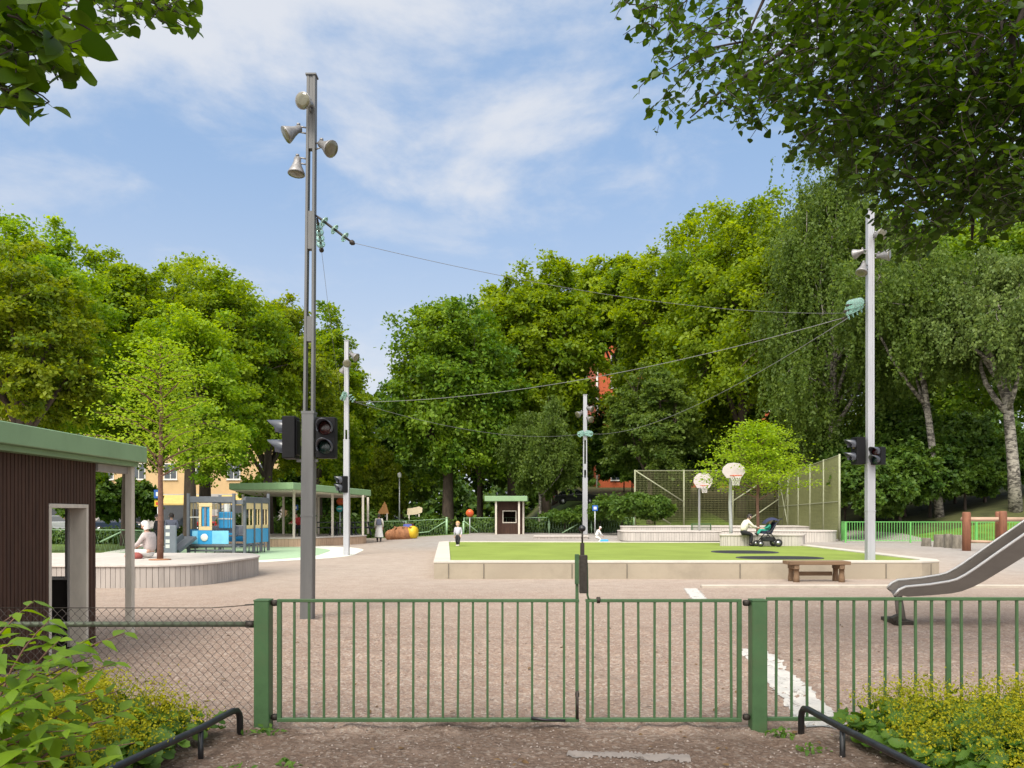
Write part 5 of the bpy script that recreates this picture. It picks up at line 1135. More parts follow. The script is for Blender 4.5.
# ------------------------------------------------------------------ parked cars
M_rubb = mat('tyre_rubber', (.02,.02,.02), .8, .2, 10); M_rim = mat('wheel_rim', (.4,.4,.42), .3, .1, 8, metal=.8); M_carg = mat('car_glass', (.02,.025,.03), .06, .1, 1, spec=.9); M_tail = mat('tail_light', (.45,.01,.01), .25, .1, 3); M_hl = mat('head_light', (.8,.8,.78), .15, .05, 3)
def car(label, loc, col, rz=0):
    t = thing('parked_car', loc, label, 'car', 'cars parked on the street', rz); pm = mat('car_paint', col, .25, .04, 2, spec=.6)
    prof = [(-2.1,.35),(-2.15,.7),(-2.0,.92),(-1.2,.98),(1.0,1.0),(1.9,.9),(2.12,.7),(2.1,.35)]
    m = MB(); k = len(prof); vs = [(x, y*(.86 if abs(x) > 2.05 else 1), z) for y in (-.85,.85) for x, z in prof]; m.add(vs, [tuple(range(k)), tuple(range(2*k-1,k-1,-1))]+[(i, i+k, (i+1)%k+k, (i+1)%k) for i in range(k)]); m.build('body', pm, t, org=(0,0,0), bevel=.06, seg=2)
    cab = [(-1.75,.95),(-1.25,1.42),(.1,1.46),(1.0,.97)]; m = MB(); k = 4; vs = [(x, y*(1 if z < 1.2 else .82), z) for y in (-.78,.78) for x, z in cab]; m.add(vs, [tuple(range(k)), tuple(range(2*k-1,k-1,-1))]+[(i, i+k, (i+1)%k+k, (i+1)%k) for i in range(k)]); m.build('cabin_glass', M_carg, t, org=(0,0,0), bevel=.04)
    m = MB(); m.box(-1.22,.06,-.62,.62,1.43,1.49); m.build('roof', pm, t, org=(0,0,0), bevel=.03)
    for x in (-1.3,1.3):
        for y in (-.82,.82):
            s = 1 if y > 0 else -1; o = MB().lathe((x,y-s*.14,.32), (0,s,0), [(0,.3),(.02,.32),(.17,.32),(.19,.29),(.185,.2)], 18).build('wheel', M_rubb, t, org=(0,0,0)); MB().lathe((x,y+s*.04,.32), (0,s,0), [(0,.2),(.02,.19),(.015,.05)], 12).build('rim', M_rim, o, org=(0,0,0))
    for y in (-.6,.6): MB().box(-2.17,-2.1,y-.16,y+.16,.72,.86).build('tail_light', M_tail, t, org=(0,0,0)); MB().box(2.04,2.13,y-.16,y+.16,.68,.8).build('headlight', M_hl, t, org=(0,0,0))
    return t
for lab, px, d, z, col in (('dark blue parked car seen past the shed post', 119, 69.2, .01, (.02,.03,.07)), ('red parked car on the street left of the tram', 216, 69.2, .01, (.45,.02,.03)), ('white parked car on the street beside the red one', 238, 72.5, .01, (.6,.6,.6)),
     ('silver parked car beyond the shed on the street', 62, 69.2, .01, (.35,.36,.38)), ('light coloured parked car beyond the back hedge by the play boards', 395, 74, .0, (.5,.5,.52))):
    car(lab, (X(px,d), d, z), col)
gx = X(576,78); car('dark parked car high on the slope beside the brick building', (gx, 78, gz(gx,78)+.01), (.03,.03,.04))
# ------------------------------------------------------------------ overhanging branches of trees beside the camera
LM['limeL'] = leafmat('shaded_linden_leaf', (.019,.047,.005), (.066,.124,.010), .48, .4)  # leaf colour lowered to stand for the shade under the crown
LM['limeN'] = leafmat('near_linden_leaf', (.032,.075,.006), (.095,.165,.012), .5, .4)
M_darkbark = mat('dark_linden_bark', (.035,.026,.020), .9, .4, 6, bump=.8, bscale=12, stretch=(1,1,.3))
def in_poly(px, py, poly):
    c = False; j = len(poly)-1
    for i in range(len(poly)):
        if (poly[i][1] > py) != (poly[j][1] > py) and px < (poly[j][0]-poly[i][0])*(py-poly[i][1])/(poly[j][1]-poly[i][1])+poly[i][0]: c = not c
        j = i
    return c
def overhang(label, base, trunk_pts, trunk_r, limbs, sprays, leafsize, lm, per=11, sparse=None):
    """limbs: lists of world points; sprays: hanging twigs (start, length, direction)"""
    t = thing('overhanging_tree', base, label, 'tree', 'trees whose branches hang over the path')
    o = Vector(base); m = MB(); m.tube([Vector(p) for p in trunk_pts], trunk_r, 12)
    for pts, r in limbs:
        k = len(pts); m.tube([Vector(p) for p in pts], [max(.004, r*(1-.88*i/(k-1))) for i in range(k)], 7)
    C, Nn, T, sz = [], [], [], []
    for s, ln, dv in sprays:
        s = Vector(s); dv = Vector(dv).normalized(); side = dv.cross(Vector((0,0,1))); side = side.normalized() if side.length > .01 else Vector((1,0,0)); pts = []
        for i in range(6): u = i/5; pts.append(s+dv*ln*u+Vector((0,0,-.28*ln*u*u))+side*.05*math.sin(u*5+ln*9))
        m.tube(pts, [.0055,.005,.004,.0035,.003,.002], 4, False)
        k = max(4, int(per*ln/.6))
        for i in range(k):
            u = (i+.6)/k*.99; a = pts[min(4, int(u*5))].lerp(pts[min(4, int(u*5))+1], u*5-int(u*5)); sg = 1 if i % 2 else -1
            C.append(a+Vector((random.gauss(0,.02), random.gauss(0,.02), random.gauss(0,.015)))); T.append(side*sg*.8+dv*.45+Vector((random.gauss(0,.3), random.gauss(0,.3), -.45+random.gauss(0,.3)))); Nn.append((random.gauss(0,.5), random.gauss(0,.5), .8)); sz.append(leafsize*random.uniform(.6,1.2))
    m.build('trunk', M_darkbark, t)
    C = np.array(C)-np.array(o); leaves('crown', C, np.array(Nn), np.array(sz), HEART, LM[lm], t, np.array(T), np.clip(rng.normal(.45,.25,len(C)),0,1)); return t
# right: linden standing to the right of the camera; its lower boughs arch over the gate
polyR = [(612,-40),(622,12),(648,45),(654,78),(641,100),(645,122),(662,128),(702,112),(735,118),(752,138),(768,118),(790,140),(792,152),(812,165),(838,178),(862,196),(872,205),(884,225),(896,250),(912,262),(938,252),(950,228),(985,236),(1030,225),(1090,240),(1330,190),(1330,-60)]
spr = []
tries = 0
while len(spr) < 2750 and tries < 120000:
    tries += 1; px, py = random.uniform(610,1330), random.uniform(-60,258)
    if not in_poly(px, py, polyR): continue
    dn_ = .30+.75*min(1, max(0, (px-640)/260))                   # thinner towards the tips, denser near the trunk
    if 700 < px < 800 and py < 50: dn_ *= .45
    if random.random() > dn_: continue
    d = random.uniform(6.2,9.6); s = P(px, py-10, d); ln = random.uniform(.3,.62)*(1 if px > 700 else .75); dv = Vector((random.gauss(-.35,.6), random.gauss(0,.6), random.gauss(-.35,.35))).normalized()
    e = s+dv*ln+Vector((0,0,-.28*ln-.07)); ex, ey = 512+e.x/e.y*FP, HZ-(e.z-EYE)/e.y*FP
    if not in_poly(ex+9, ey-16, polyR): continue
    spr.append((s, ln, dv))
for k in range(220):                                              # the part of the crown above the picture
    spr.append(((random.uniform(6,10.5), random.uniform(2,9), random.uniform(7.6,11.5)), random.uniform(.4,.7), (random.gauss(-.3,.6), random.gauss(0,.6), random.gauss(-.3,.3))))
limbs = []
J = Vector((7.9,7.2,7.4))
limbs.append(([J, P(1010,-60,7.6), P(985,-8,7.5), P(975,60,7.5), P(968,130,7.6), P(974,200,7.7), P(972,240,7.8)], .085))
limbs.append(([J, P(1040,-30,7.0), P(1012,40,7.0), P(1018,100,7.1), P(1030,150,7.1)], .05))
limbs.append(([J, (5.5,7.5,8.2), P(900,-30,8.0), P(830,20,8.0), P(770,60,8.1), P(720,92,8.2), P(690,118,8.2)], .055))
limbs.append(([P(985,80,7.5), P(950,105,7.6), P(915,118,7.8), P(880,140,8.0), P(862,165,8.1)], .03))
limbs.append(([(5.5,7.5,8.2), P(800,-60,7.4), P(768,-10,7.4), P(752,25,7.4), P(738,62,7.5)], .03))
limbs.append(([P(830,20,8.0), P(790,30,7.8), P(752,40,7.7), P(700,50,7.6), P(660,75,7.6)], .022))
limbs.append(([P(880,-10,8.0), P(872,40,7.8), P(850,80,7.8), P(838,130,7.8)], .02))
for k in range(46):
    px = random.uniform(850,1010); py = random.uniform(-10,70); d = random.uniform(6.8,8.4); a = P(px,py,d); ln = random.uniform(.5,1.1); w1 = random.uniform(-.12,.12)
    limbs.append(([a, a+Vector((w1*.4,.0,-ln*.35)), a+Vector((w1,.02,-ln*.7)), a+Vector((w1*.6,.05,-ln))], .011))
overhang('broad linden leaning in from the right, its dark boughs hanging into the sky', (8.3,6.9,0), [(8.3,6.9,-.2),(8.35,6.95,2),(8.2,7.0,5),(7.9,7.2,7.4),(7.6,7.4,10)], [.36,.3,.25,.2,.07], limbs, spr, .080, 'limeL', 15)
# left: nearer linden
polyL1 = [(-60,-40),(100,-40),(92,18),(62,22),(66,42),(88,62),(80,95),(62,100),(52,120),(30,130),(-60,112)]
polyL2 = [(70,-40),(200,-40),(198,44),(176,40),(160,28),(138,38),(118,40),(96,34),(70,14)]
spr = []
tries = 0
while tries < 6000 and len(spr) < 100:
    tries += 1; px, py = random.uniform(-60,100), random.uniform(-40,112)
    s = P(px,py,random.uniform(3.0,4.0)); ln = random.uniform(.12,.24); dv = Vector((random.gauss(.5,.5), random.gauss(0,.5), random.gauss(-.4,.3))).normalized(); e = s+dv*ln+Vector((0,0,-.28*ln-.05))
    if in_poly(512+e.x/e.y*FP, HZ-(e.z-EYE)/e.y*FP, polyL1): spr.append((s, ln, dv))
sprF = []
while tries < 20000 and len(sprF) < 110:
    tries += 1; px, py = random.uniform(80,190), random.uniform(-40,34)
    s = P(px,py,random.uniform(6.2,7.6)); ln = random.uniform(.14,.3); dv = Vector((random.gauss(.5,.5), random.gauss(0,.5), random.gauss(-.4,.3))).normalized(); e = s+dv*ln+Vector((0,0,-.28*ln-.05))
    if in_poly(512+e.x/e.y*FP, HZ-(e.z-EYE)/e.y*FP, polyL2): sprF.append((s, ln, dv))
for k in range(160): spr.append(((random.uniform(-6,-.5), random.uniform(1.5,6), random.uniform(4.6,7.5)), random.uniform(.3,.6), (random.gauss(.3,.6), random.gauss(0,.6), random.gauss(-.3,.3))) if False else ((random.uniform(-7.5,-4.2), random.uniform(-1,3), random.uniform(5.0,8.5)), random.uniform(.3,.6), (random.gauss(.3,.6), random.gauss(0,.6), random.gauss(-.3,.3))))
J = Vector((-5.2,2.6,4.8))
limbs = [([J, (-3.6,3.3,4.3), P(10,-20,3.9), P(38,40,3.9), P(58,80,3.9)], .022), ([J, (-4.2,4.4,5.2), P(60,-20,6.6), P(110,8,6.7), P(150,2,6.8), P(180,14,6.8)], .026), ([(-3.6,3.3,4.3), P(-20,30,3.8), P(10,80,3.8), P(28,112,3.8)], .014), ([P(60,-20,6.6), P(84,10,6.3), P(72,24,6.3), P(48,28,6.2)], .01)]
for k in range(520): spr.append(((random.uniform(-3.5,.8), random.uniform(-3.4,.1), random.uniform(7,9.5)), random.uniform(.4,.7), (random.gauss(.3,.6), random.gauss(0,.6), random.gauss(-.3,.3))))  # unseen crown above the viewer, added to shade the grit before the gate
limbs += [([(-4.9,2.8,7.4), (-4,1,8.2), (-2.2,-.8,8.6), (.2,-2,8.7)], .07), ([(-4.9,2.8,7.2), (-5,.6,7.9), (-4.4,-1.6,8.3), (-3.6,-3.2,8.4)], .06), ([(-2.2,-.8,8.6), (-1,.0,8.2), (.3,.1,7.9)], .03)]
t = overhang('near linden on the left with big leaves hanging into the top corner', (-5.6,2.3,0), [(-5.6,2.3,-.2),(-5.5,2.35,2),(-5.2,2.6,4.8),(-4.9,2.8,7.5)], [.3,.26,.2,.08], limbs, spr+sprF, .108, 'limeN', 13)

# ------------------------------------------------------------------ shrub with big fresh leaves at the lower left
LM['shrub'] = leafmat('shrub_leaf', (.085,.170,.010), (.195,.315,.018), .45, .4)
t = thing('leafy_shrub', (-2.75,3.75,0), 'shrub with large fresh green leaves at the lower left corner', 'shrub'); o = Vector(t.location); st = MB(); C, Nn, T, sz = [], [], [], []
tips = [(35,600,4.2),(18,612,3.9),(128,632,4.4),(88,640,4.2),(118,662,4.2),(60,655,3.9),(132,708,4.2),(100,690,4.0),(70,700,3.8),(20,640,3.7),(140,742,4.0),(90,735,3.7),(45,725,3.6),(15,690,3.5),(-20,620,3.8),(-40,660,3.6),(60,760,3.5),(110,770,3.7),(-10,740,3.4),(30,670,3.7),(75,665,4.1),(50,620,4.4),(-30,590,4.2),(10,770,3.3),(95,655,4.4),(120,690,4.3),(0,655,3.6),(25,705,3.45),(70,730,3.6),(110,720,3.9),(45,690,3.8),(80,772,3.5),(35,748,3.4),(5,715,3.5),(60,640,4.3)]
for i, (px, py, d) in enumerate(tips):
    tip = P(px, py, d); b0 = o+Vector((random.uniform(-.5,.2), random.uniform(-.25,.35), 0)); 
    pts = [b0.lerp(tip, u)+Vector((0,0,.16*math.sin(math.pi*u)*(tip.z+.3))) for u in [j/7 for j in range(8)]]
    st.tube(pts, [.010,.009,.008,.007,.006,.005,.0035,.002], 5)
    k = 14
    for j in range(k):
        u = .3+.7*(j+.7)/k; q = u*7; a = pts[min(6,int(q))].lerp(pts[min(6,int(q))+1], min(1, q-min(6,int(q)))); dr = (pts[min(7,int(q)+1)]-pts[min(6,int(q))]).normalized(); sd2 = dr.cross(Vector((0,0,1))).normalized(); sg = 1 if j % 2 else -1
        C.append(a+Vector((0,0,.005))); T.append(sd2*sg*.75+dr*.65+Vector((random.gauss(0,.15),random.gauss(0,.15),-.12))); Nn.append((random.gauss(0,.28),-.28+random.gauss(0,.25),1)); sz.append(random.uniform(.085,.15)*(1 if u < .95 else .75))
st.build('stems', M_redbark, t)
leaves('foliage', np.array(C)-np.array(o), np.array(Nn), np.array(sz), OVAL, LM['shrub'], t, np.array(T), np.clip(rng.normal(.55,.25,len(C)),0,1))
# ------------------------------------------------------------------ lady's mantle beds
LM['lmleaf'] = leafmat('ground_leaf', (.045,.11,.010), (.11,.20,.025), .3, .5); LM['lmflower'] = leafmat('yellow_green_flower', (.19,.225,.006), (.43,.385,.012), .3, .7)
_k = [(math.cos(2*math.pi*i/14)*(.5+.06*(i % 2)), math.sin(2*math.pi*i/14)*(.5+.06*(i % 2))) for i in range(14)]
ROUND = (np.array([(0,0,-.10)]+[(a+.0, b_, .05+.06*(i % 2)) for i, (a, b_) in enumerate(_k)]), np.array([(0,i+1,(i+1) % 14+1) for i in range(14)]))
def bed(lab, sample, hfun, nplant, nleaf, nflow):
    t = thing('flower_bed', (*sample(), 0), lab, 'flowering plants'); t['kind'] = 'stuff'; o = np.array(t.location); Cl, Nl, S1, Cf, Nf, S2, tf = [], [], [], [], [], [], []; st = MB()
    for p in range(nplant):
        x, y = sample(); h = hfun(x, y)*random.uniform(.75,1.1)
        for k in range(nleaf):
            a = random.uniform(0, 6.28); r = random.uniform(.02,.24)*(.6+h); z = h*random.uniform(.25,.72)
            Cl.append((x+math.cos(a)*r, y+math.sin(a)*r, z)); Nl.append((math.cos(a)*.4+random.gauss(0,.3), math.sin(a)*.4+random.gauss(0,.3)-.2, .9)); S1.append(random.uniform(.06,.12))
        ns = random.choice((0,0,3,4,5,6,7))
        for s in range(ns):
            a = random.uniform(0, 6.28); r = random.uniform(.03,.22); c = Vector((x+math.cos(a)*r, y+math.sin(a)*r, h*random.uniform(.82,1.08)))
            st.tube([(x,y,0), (x+math.cos(a)*r*.4, y+math.sin(a)*r*.4, c.z*.55), c], [.003,.0025,.002], 4, False); k = nflow; tt = random.gauss(.5,.2)
            q = np.array(c)+rng.normal(size=(k,3))*np.array([.055,.055,.045]); Cf.append(q); Nf.append(rng.normal(size=(k,3))+np.array([0,-.1,.8])); S2.append(rng.uniform(.011,.026,k)); tf.append(np.clip(rng.normal(tt,.22,k),0,1))
    st.build('stems', LM['lmleaf'] if False else M_hedgestem, t)
    leaves('ground_leaves', np.array(Cl)-o, np.array(Nl), np.array(S1), ROUND, LM['lmleaf'], t)
    leaves('blossom', np.concatenate(Cf)-o, np.concatenate(Nf), np.concatenate(S2), DIAMOND, LM['lmflower'], t, None, np.concatenate(tf)); return t
M_hedgestem = mat('green_stem', (.10,.16,.03), .7, .2, 8)
def sR():
    while True:
        x, y = random.uniform(2.2,6.6), random.uniform(4.0,6.02)
        if x > 2.46+(6.0-y)*.10: return x, y
def sL():
    while True:
        x, y = random.uniform(-4.6,-2.14), random.uniform(3.9,5.9)
        if x < -2.2-(5.9-y)*.12: return x, y
bed('dense yellow green flowering bed along the right railing behind the hoop rail', sR, lambda x, y: .22+.22*smst(2.3,3.8,x)+.05*math.sin(x*3+y), 480, 14, 42)
bed('yellow green flowering bed in front of the chain link fence', sL, lambda x, y: .47-.22*smst(-3.1,-2.2,x)+.05*math.sin(x*4), 260, 13, 42)
# weeds at the post feet
for lab, cx_, cy_, n_ in (('small weed tuft at the foot of the left gate post', -1.86, 5.98, 26), ('flat weed rosette at the foot of the right gate post', 2.0, 5.95, 34), ('little weed in the grit beside the right hoop rail', 2.08, 5.55, 22), ('small weed by the left hoop rail end', -1.72, 5.05, 20), ('scrap of green weed in the trodden grit', -1.45, 5.2, 14)):
    t = thing('weed', (cx_, cy_, 0), lab, 'weed', 'weeds in the grit'); C = np.stack([rng.normal(0,.055,n_), rng.normal(0,.04,n_), rng.uniform(.012,.055,n_)], 1); leaves('weed_leaves', C, rng.normal(size=(n_,3))*.5+np.array([0,-.3,1]), rng.uniform(.03,.075,n_), OVAL, LM['lmleaf'], t)
n_ = 160; C = np.stack([rng.uniform(-4,5.5,n_), 5.0+rng.random(n_)**1.5*7, np.full(n_,.012)], 1); C[:,2] += micro(C[:,0], C[:,1])
tag(leaves('fallen_leaves', C, rng.normal(size=(n_,3))*.35+np.array([0,0,1]), rng.uniform(.03,.07,n_), OVAL, mat('dead_leaf', (.13,.075,.03), .8, .4, 6), None), 'scattered brown fallen leaves on the grit', 'fallen leaves', kind='stuff')
# ------------------------------------------------------------------ far-off wood closing the view
def wood():
    n_ = 52000; x = rng.uniform(-40,95,n_); y = 112+rng.normal(0,3,n_); base = np.array([gz(a, 108) for a in x]); h = 9+2.5*np.sin(x*.31)+1.8*np.sin(x*.83+2)
    z = base-1+rng.random(n_)**.8*h; o = leaves('distant_wood', np.stack([x,y,z],1), rng.normal(size=(n_,3))*.6+np.array([0,-.4,.7]), rng.uniform(.6,1.1,n_), DIAMOND, LM['under'], None); tag(o, 'dark far-off wood closing the view between the trunks', 'wood', kind='stuff')
wood()
# ------------------------------------------------------------------ people
M_skin = mat('skin', (.50,.30,.22), .55, .06, 20); M_skin2 = mat('skin_pale', (.60,.40,.31), .55, .06, 20)
def skin_geo(chains, sub=1):
    """chains: lists of (point, radius); chains share points by identical coordinates -> one continuous body (triangulated arrays)"""
    verts, rad, edges, idx = [], [], [], {}
    for ch in chains:
        prev = None
        for p, r in ch:
            k = tuple(round(c, 4) for c in p)
            if k not in idx: idx[k] = len(verts); verts.append(k); rad.append(r)
            if prev is not None and prev != idx[k]: edges.append((prev, idx[k]))
            prev = idx[k]
    me = bpy.data.meshes.new('tmp'); me.from_pydata(verts, edges, []); o = bpy.data.objects.new('tmp', me); COL.objects.link(o)
    s = o.modifiers.new('s', 'SKIN'); s.use_smooth_shade = True; sv = me.skin_vertices[0].data
    for i, r in enumerate(rad): sv[i].radius = (r, r) if not isinstance(r, tuple) else r; sv[i].use_root = (i == 0)
    ss = o.modifiers.new('u', 'SUBSURF'); ss.levels = sub; ss.render_levels = sub
    dg = bpy.context.evaluated_depsgraph_get(); ev = o.evaluated_get(dg); m2 = ev.to_mesh()
    V = [tuple(v.co) for v in m2.vertices]; F = [tuple(p.vertices) for p in m2.polygons]; ev.to_mesh_clear(); bpy.data.objects.remove(o); bpy.data.meshes.remove(me); return V, F
def V3(*a): return Vector(a)
def hand_tubes(m, wrist, elbow, side):
    """palm and five bent fingers at the end of the forearm"""
    wrist, elbow = Vector(wrist), Vector(elbow); d = (wrist-elbow).normalized(); s = d.cross(Vector((0,0,1))); s = s.normalized() if s.length > .05 else Vector((1,0,0)); dn2 = s.cross(d)
    c = wrist+d*.05; m.tube([wrist-d*.015, c, wrist+d*.09], [.026,.036,.03], 8)
    for k, (off2, ln) in enumerate(((-.027,.062),(-.009,.074),(.009,.078),(.026,.070))):
        a = wrist+d*.085+s*off2; m.tube([a-d*.02, a+d*ln*.45-dn2*.004, a+d*ln*.8-dn2*.02, a+d*ln-dn2*.04], [.009,.0085,.008,.006], 6)
    a = wrist+d*.03+s*side*.03; m.tube([a, a+s*side*.028+d*.025, a+s*side*.034+d*.055-dn2*.01], [.011,.010,.007], 6)
def person(label, loc, rz, J, sc_=1.0, skin=None, hair=None, hairstyle='short', tops=(), bottoms=(), shoes=None, group='people in the playground', cat='person', face=0.0, skirt=None, hat=None, hs=1.0):
    """J: joints in metres, local frame (x right, y = forward, z up)"""
    t = thing('person', loc, label, cat, group, rz); t.scale = (sc_,)*3; sk = skin or M_skin
    j = {k: Vector(v) for k, v in J.items()}; hd = (j['head']-j['neck']).normalized(); f = Vector((math.sin(face)*-1, math.cos(face), 0)); f = (f-hd*f.dot(hd)).normalized()
    ch = [[(j['hip'],.095),(j['waist'],.085),(j['chest'],.105),(j['neck'],.05),(j['neck'].lerp(j['head'],.35),.048),(j['head']-hd*.055*hs,.078*hs),(j['head'],.092*hs),(j['head']+hd*.065*hs,.08*hs),(j['head']+hd*.095*hs,.05*hs)]]
    for s in 'LR':
        ch.append([(j['chest'],.105),(j['sho'+s],.05),(j['elb'+s],.04),(j['wri'+s],.027)]); ch.append([(j['hip'],.095),(j['hipj'+s],.08),(j['kne'+s],.058),(j['ank'+s],.038)])
        ch[-1].append((j['toe'+s],.03))
    V, F = skin_geo(ch); m = MB(); m.add(V, F, True)
    r = f.cross(hd).normalized(); c = j['head']
    m.lathe(c+f*.075-hd*.012, f-hd*.35, [(0,.02),(.02,.016),(.034,.009),(.038,.002)], 8)                           # nose
    for s in (-1,1): m.lathe(c+r*s*.078-f*.01-hd*.01, r*s+f*.2, [(0,.03),(.015,.028),(.022,.015)], 8)               # ears
    for s, k in (('L',-1),('R',1)): hand_tubes(m, j['wri'+s], j['elb'+s], -k)
    bo = m.build('body', sk, t, org=(0,0,0))
    m = MB()
    for s in (-1,1): m.lathe(c+r*s*.032+f*.079+hd*.006, f, [(0,.012),(.006,.009),(.009,.002)], 8)
    m.build('eyes', bpy.data.materials.get('eye_dark') or mat('eye_dark', (.03,.02,.015), .2, 0, 5), t, org=(0,0,0))
    MB().obox(c+f*.082-hd*.048, r*.024, f*.004, hd*.006).build('mouth', bpy.data.materials.get('lips') or mat('lips', (.35,.11,.09), .5, .05, 9), t, org=(0,0,0))
    if hair is not None:
        m = MB(); vs = []; fs = []; nn = 16; rows_ = 8; low = {'short': -.2, 'bob': -.75, 'cap': .12, 'scarf': -1.0}[hairstyle]
        for i in range(rows_+1):
            for q in range(nn):
                a = 2*math.pi*q/nn; th = (math.pi*.5-(math.pi*.5-math.asin(max(-1,low)))*i/rows_) if True else 0
                fr = math.cos(a)                                                  # +1 at the face
                z = math.sin(th)
                if fr > .35 and z < .42: z = .42
                rr = math.sqrt(max(0,1-z*z)) if z > 0 else 1.0-.12*z*z
                vs.append(c+(f*(math.cos(a)*rr*.104-.008)+r*(math.sin(a)*rr*.098)+hd*(z*.118+.012))*hs)
        for i in range(rows_):
            for q in range(nn): a = i*nn+q; b_ = i*nn+(q+1) % nn; fs.append((a,b_,b_+nn,a+nn))
        m.add(vs, fs, True); m.build('headscarf' if hairstyle == 'scarf' else 'hair', hair, t, org=(0,0,0))
    def cloth(name, mm, parts):
        V, F = skin_geo(parts); q = MB(); q.add(V, F, True); return q.build(name, mm, t, org=(0,0,0))
    for name, mm, kind in tops:
        parts = [[(j['hip']+Vector((0,0,.02)),.155),(j['waist'],.150),(j['chest'],.166),(j['neck']-hd*.03,.068)]]
        for s in 'LR':
            e = .075 if kind != 'short' else .07; parts.append([(j['chest'],.166),(j['sho'+s],e),(j['elb'+s],.056)]+([(j['wri'+s]-(j['wri'+s]-j['elb'+s]).normalized()*.02,.042)] if kind != 'short' else []))
        cloth(name, mm, parts)
    for name, mm in bottoms:
        parts = [[(j['waist']-Vector((0,0,.03)),.12),(j['hip'],.138)]]
        for s in 'LR': parts.append([(j['hip'],.138),(j['hipj'+s],.11),(j['kne'+s],.076),(j['ank'+s],.056)])
        cloth(name, mm, parts)
    if skirt is not None:
        m = MB(); z0 = skirt[1]; w_ = j['waist']; vs = []; fs = []; nn = 20; pr = [(w_.z,.14),(w_.z-.15,.18),(w_.z-.45,.22),(z0,.27)]
        for z, r_ in pr:
            for q in range(nn): a = 2*math.pi*q/nn; k = 1+.06*math.sin(a*7)*(w_.z-z); vs.append((w_.x+math.cos(a)*r_*k, w_.y+math.sin(a)*r_*k*.85, z))
        for i in range(3):
            for q in range(nn): a = i*nn+q; b_ = i*nn+(q+1) % nn; fs.append((a,b_,b_+nn,a+nn))
        m.add(vs, fs, True); m.build('skirt', skirt[0], t, org=(0,0,0))
    if shoes is not None:
        for s in 'LR':
            a, b_ = j['ank'+s], j['toe'+s]; q = MB(); q.tube([a-(b_-a)*.35+Vector((0,0,-.02)), a+Vector((0,0,-.02)), a.lerp(b_,.6), b_+(b_-a)*.25], [.035,.048,.042,.025], 8); q.build('shoe', shoes, t, org=(0,0,0))
    return t
STAND = dict(hip=(0,0,.92), waist=(0,0,1.06), chest=(0,0,1.28), neck=(0,.01,1.43), head=(0,.03,1.56), shoL=(-.18,0,1.36), shoR=(.18,0,1.36), elbL=(-.23,-.02,1.10), elbR=(.23,-.02,1.10), wriL=(-.22,.08,.88), wriR=(.22,.08,.88),
  hipjL=(-.09,0,.86), hipjR=(.09,0,.86), kneL=(-.10,.02,.48), kneR=(.10,.02,.48), ankL=(-.10,0,.075), ankR=(.10,0,.075), toeL=(-.11,.14,.035), toeR=(.11,.14,.035))
def pose(base, **kw): d = dict(base); d.update(kw); return d
def fab(name, c, r=.85): return mat(name, c, r, .12, 25, bump=.2, bscale=60)
F_white = fab('white_cloth', (.72,.70,.67)); F_pink = fab('pale_pink_cloth', (.50,.43,.42)); F_dark = fab('black_cloth', (.018,.018,.022)); F_grey = fab('grey_blue_cloth', (.13,.14,.19)); F_cream = fab('cream_cloth', (.68,.63,.54)); F_jeans = fab('dark_trousers', (.03,.035,.06)); F_teal = fab('green_cloth', (.03,.28,.20)); F_red = fab('red_cloth', (.35,.03,.03)); F_lil = fab('grey_lilac_cloth', (.48,.47,.54)); F_brown = fab('brown_cloth', (.16,.10,.07))
H_dark = mat('dark_hair', (.018,.012,.010), .5, .3, 40); H_fair = mat('fair_hair', (.52,.30,.13), .55, .25, 40); H_scarf = fab('white_scarf', (.74,.70,.68))
# woman sitting cross-legged on the platform, facing left
d = 20.6; z0 = .52
SIT = dict(hip=(0,0,.13), waist=(0,.0,.27), chest=(0,.04,.50), neck=(0,.09,.64), head=(0,.13,.78), shoL=(-.18,.04,.57), shoR=(.18,.04,.57), elbL=(-.22,.16,.36), elbR=(.22,.16,.36), wriL=(-.10,.36,.27), wriR=(.10,.36,.27),
  hipjL=(-.10,.02,.11), hipjR=(.10,.02,.11), kneL=(-.34,.30,.15), kneR=(.34,.30,.15), ankL=(.02,.44,.07), ankR=(-.04,.52,.07), toeL=(.15,.48,.05), toeR=(-.17,.56,.05))
tw = person('woman in white headscarf and pale pink top sitting cross-legged on the platform', (X(150,d), d, z0), R(82), SIT, 1.06, M_skin, H_scarf, 'scarf', [('blouse', F_pink, 'long')], [('trousers', F_white)], None, face=0)
d = 20.2; t = thing('bundle', (X(136,d), d, z0), 'small red and brown bundle lying before the cross-legged woman', 'bag'); m = MB(); m.lathe((X(136,d), d, z0), (0,0,1), [(0,.13),(.04,.17),(.11,.15),(.16,.06)], 10); m.build('cloth', fab('rust_cloth', (.30,.08,.07)), t); MB().lathe((X(133,d), d-.05, z0), (0,0,1), [(0,.07),(.06,.09),(.11,.03)], 9).build('fold', F_jeans, t)
# person standing behind the play desk
d = 32; person('dark haired person in grey jacket standing behind the grey play desk', (X(171.5,d), d, .011), R(20), pose(STAND, wriL=(-.18,.22,1.02), wriR=(.18,.22,1.02)), 1.0, M_skin, H_dark, 'bob', [('jacket', F_grey, 'long')], [('trousers', F_jeans)], F_dark)
d = 33; person('person in dark coat standing left behind the red brown stem', (X(161.5,d)-.2, d, .011), R(-60), STAND, .97, M_skin, H_dark, 'short', [('coat', F_dark, 'long')], [('trousers', F_dark)], F_dark)
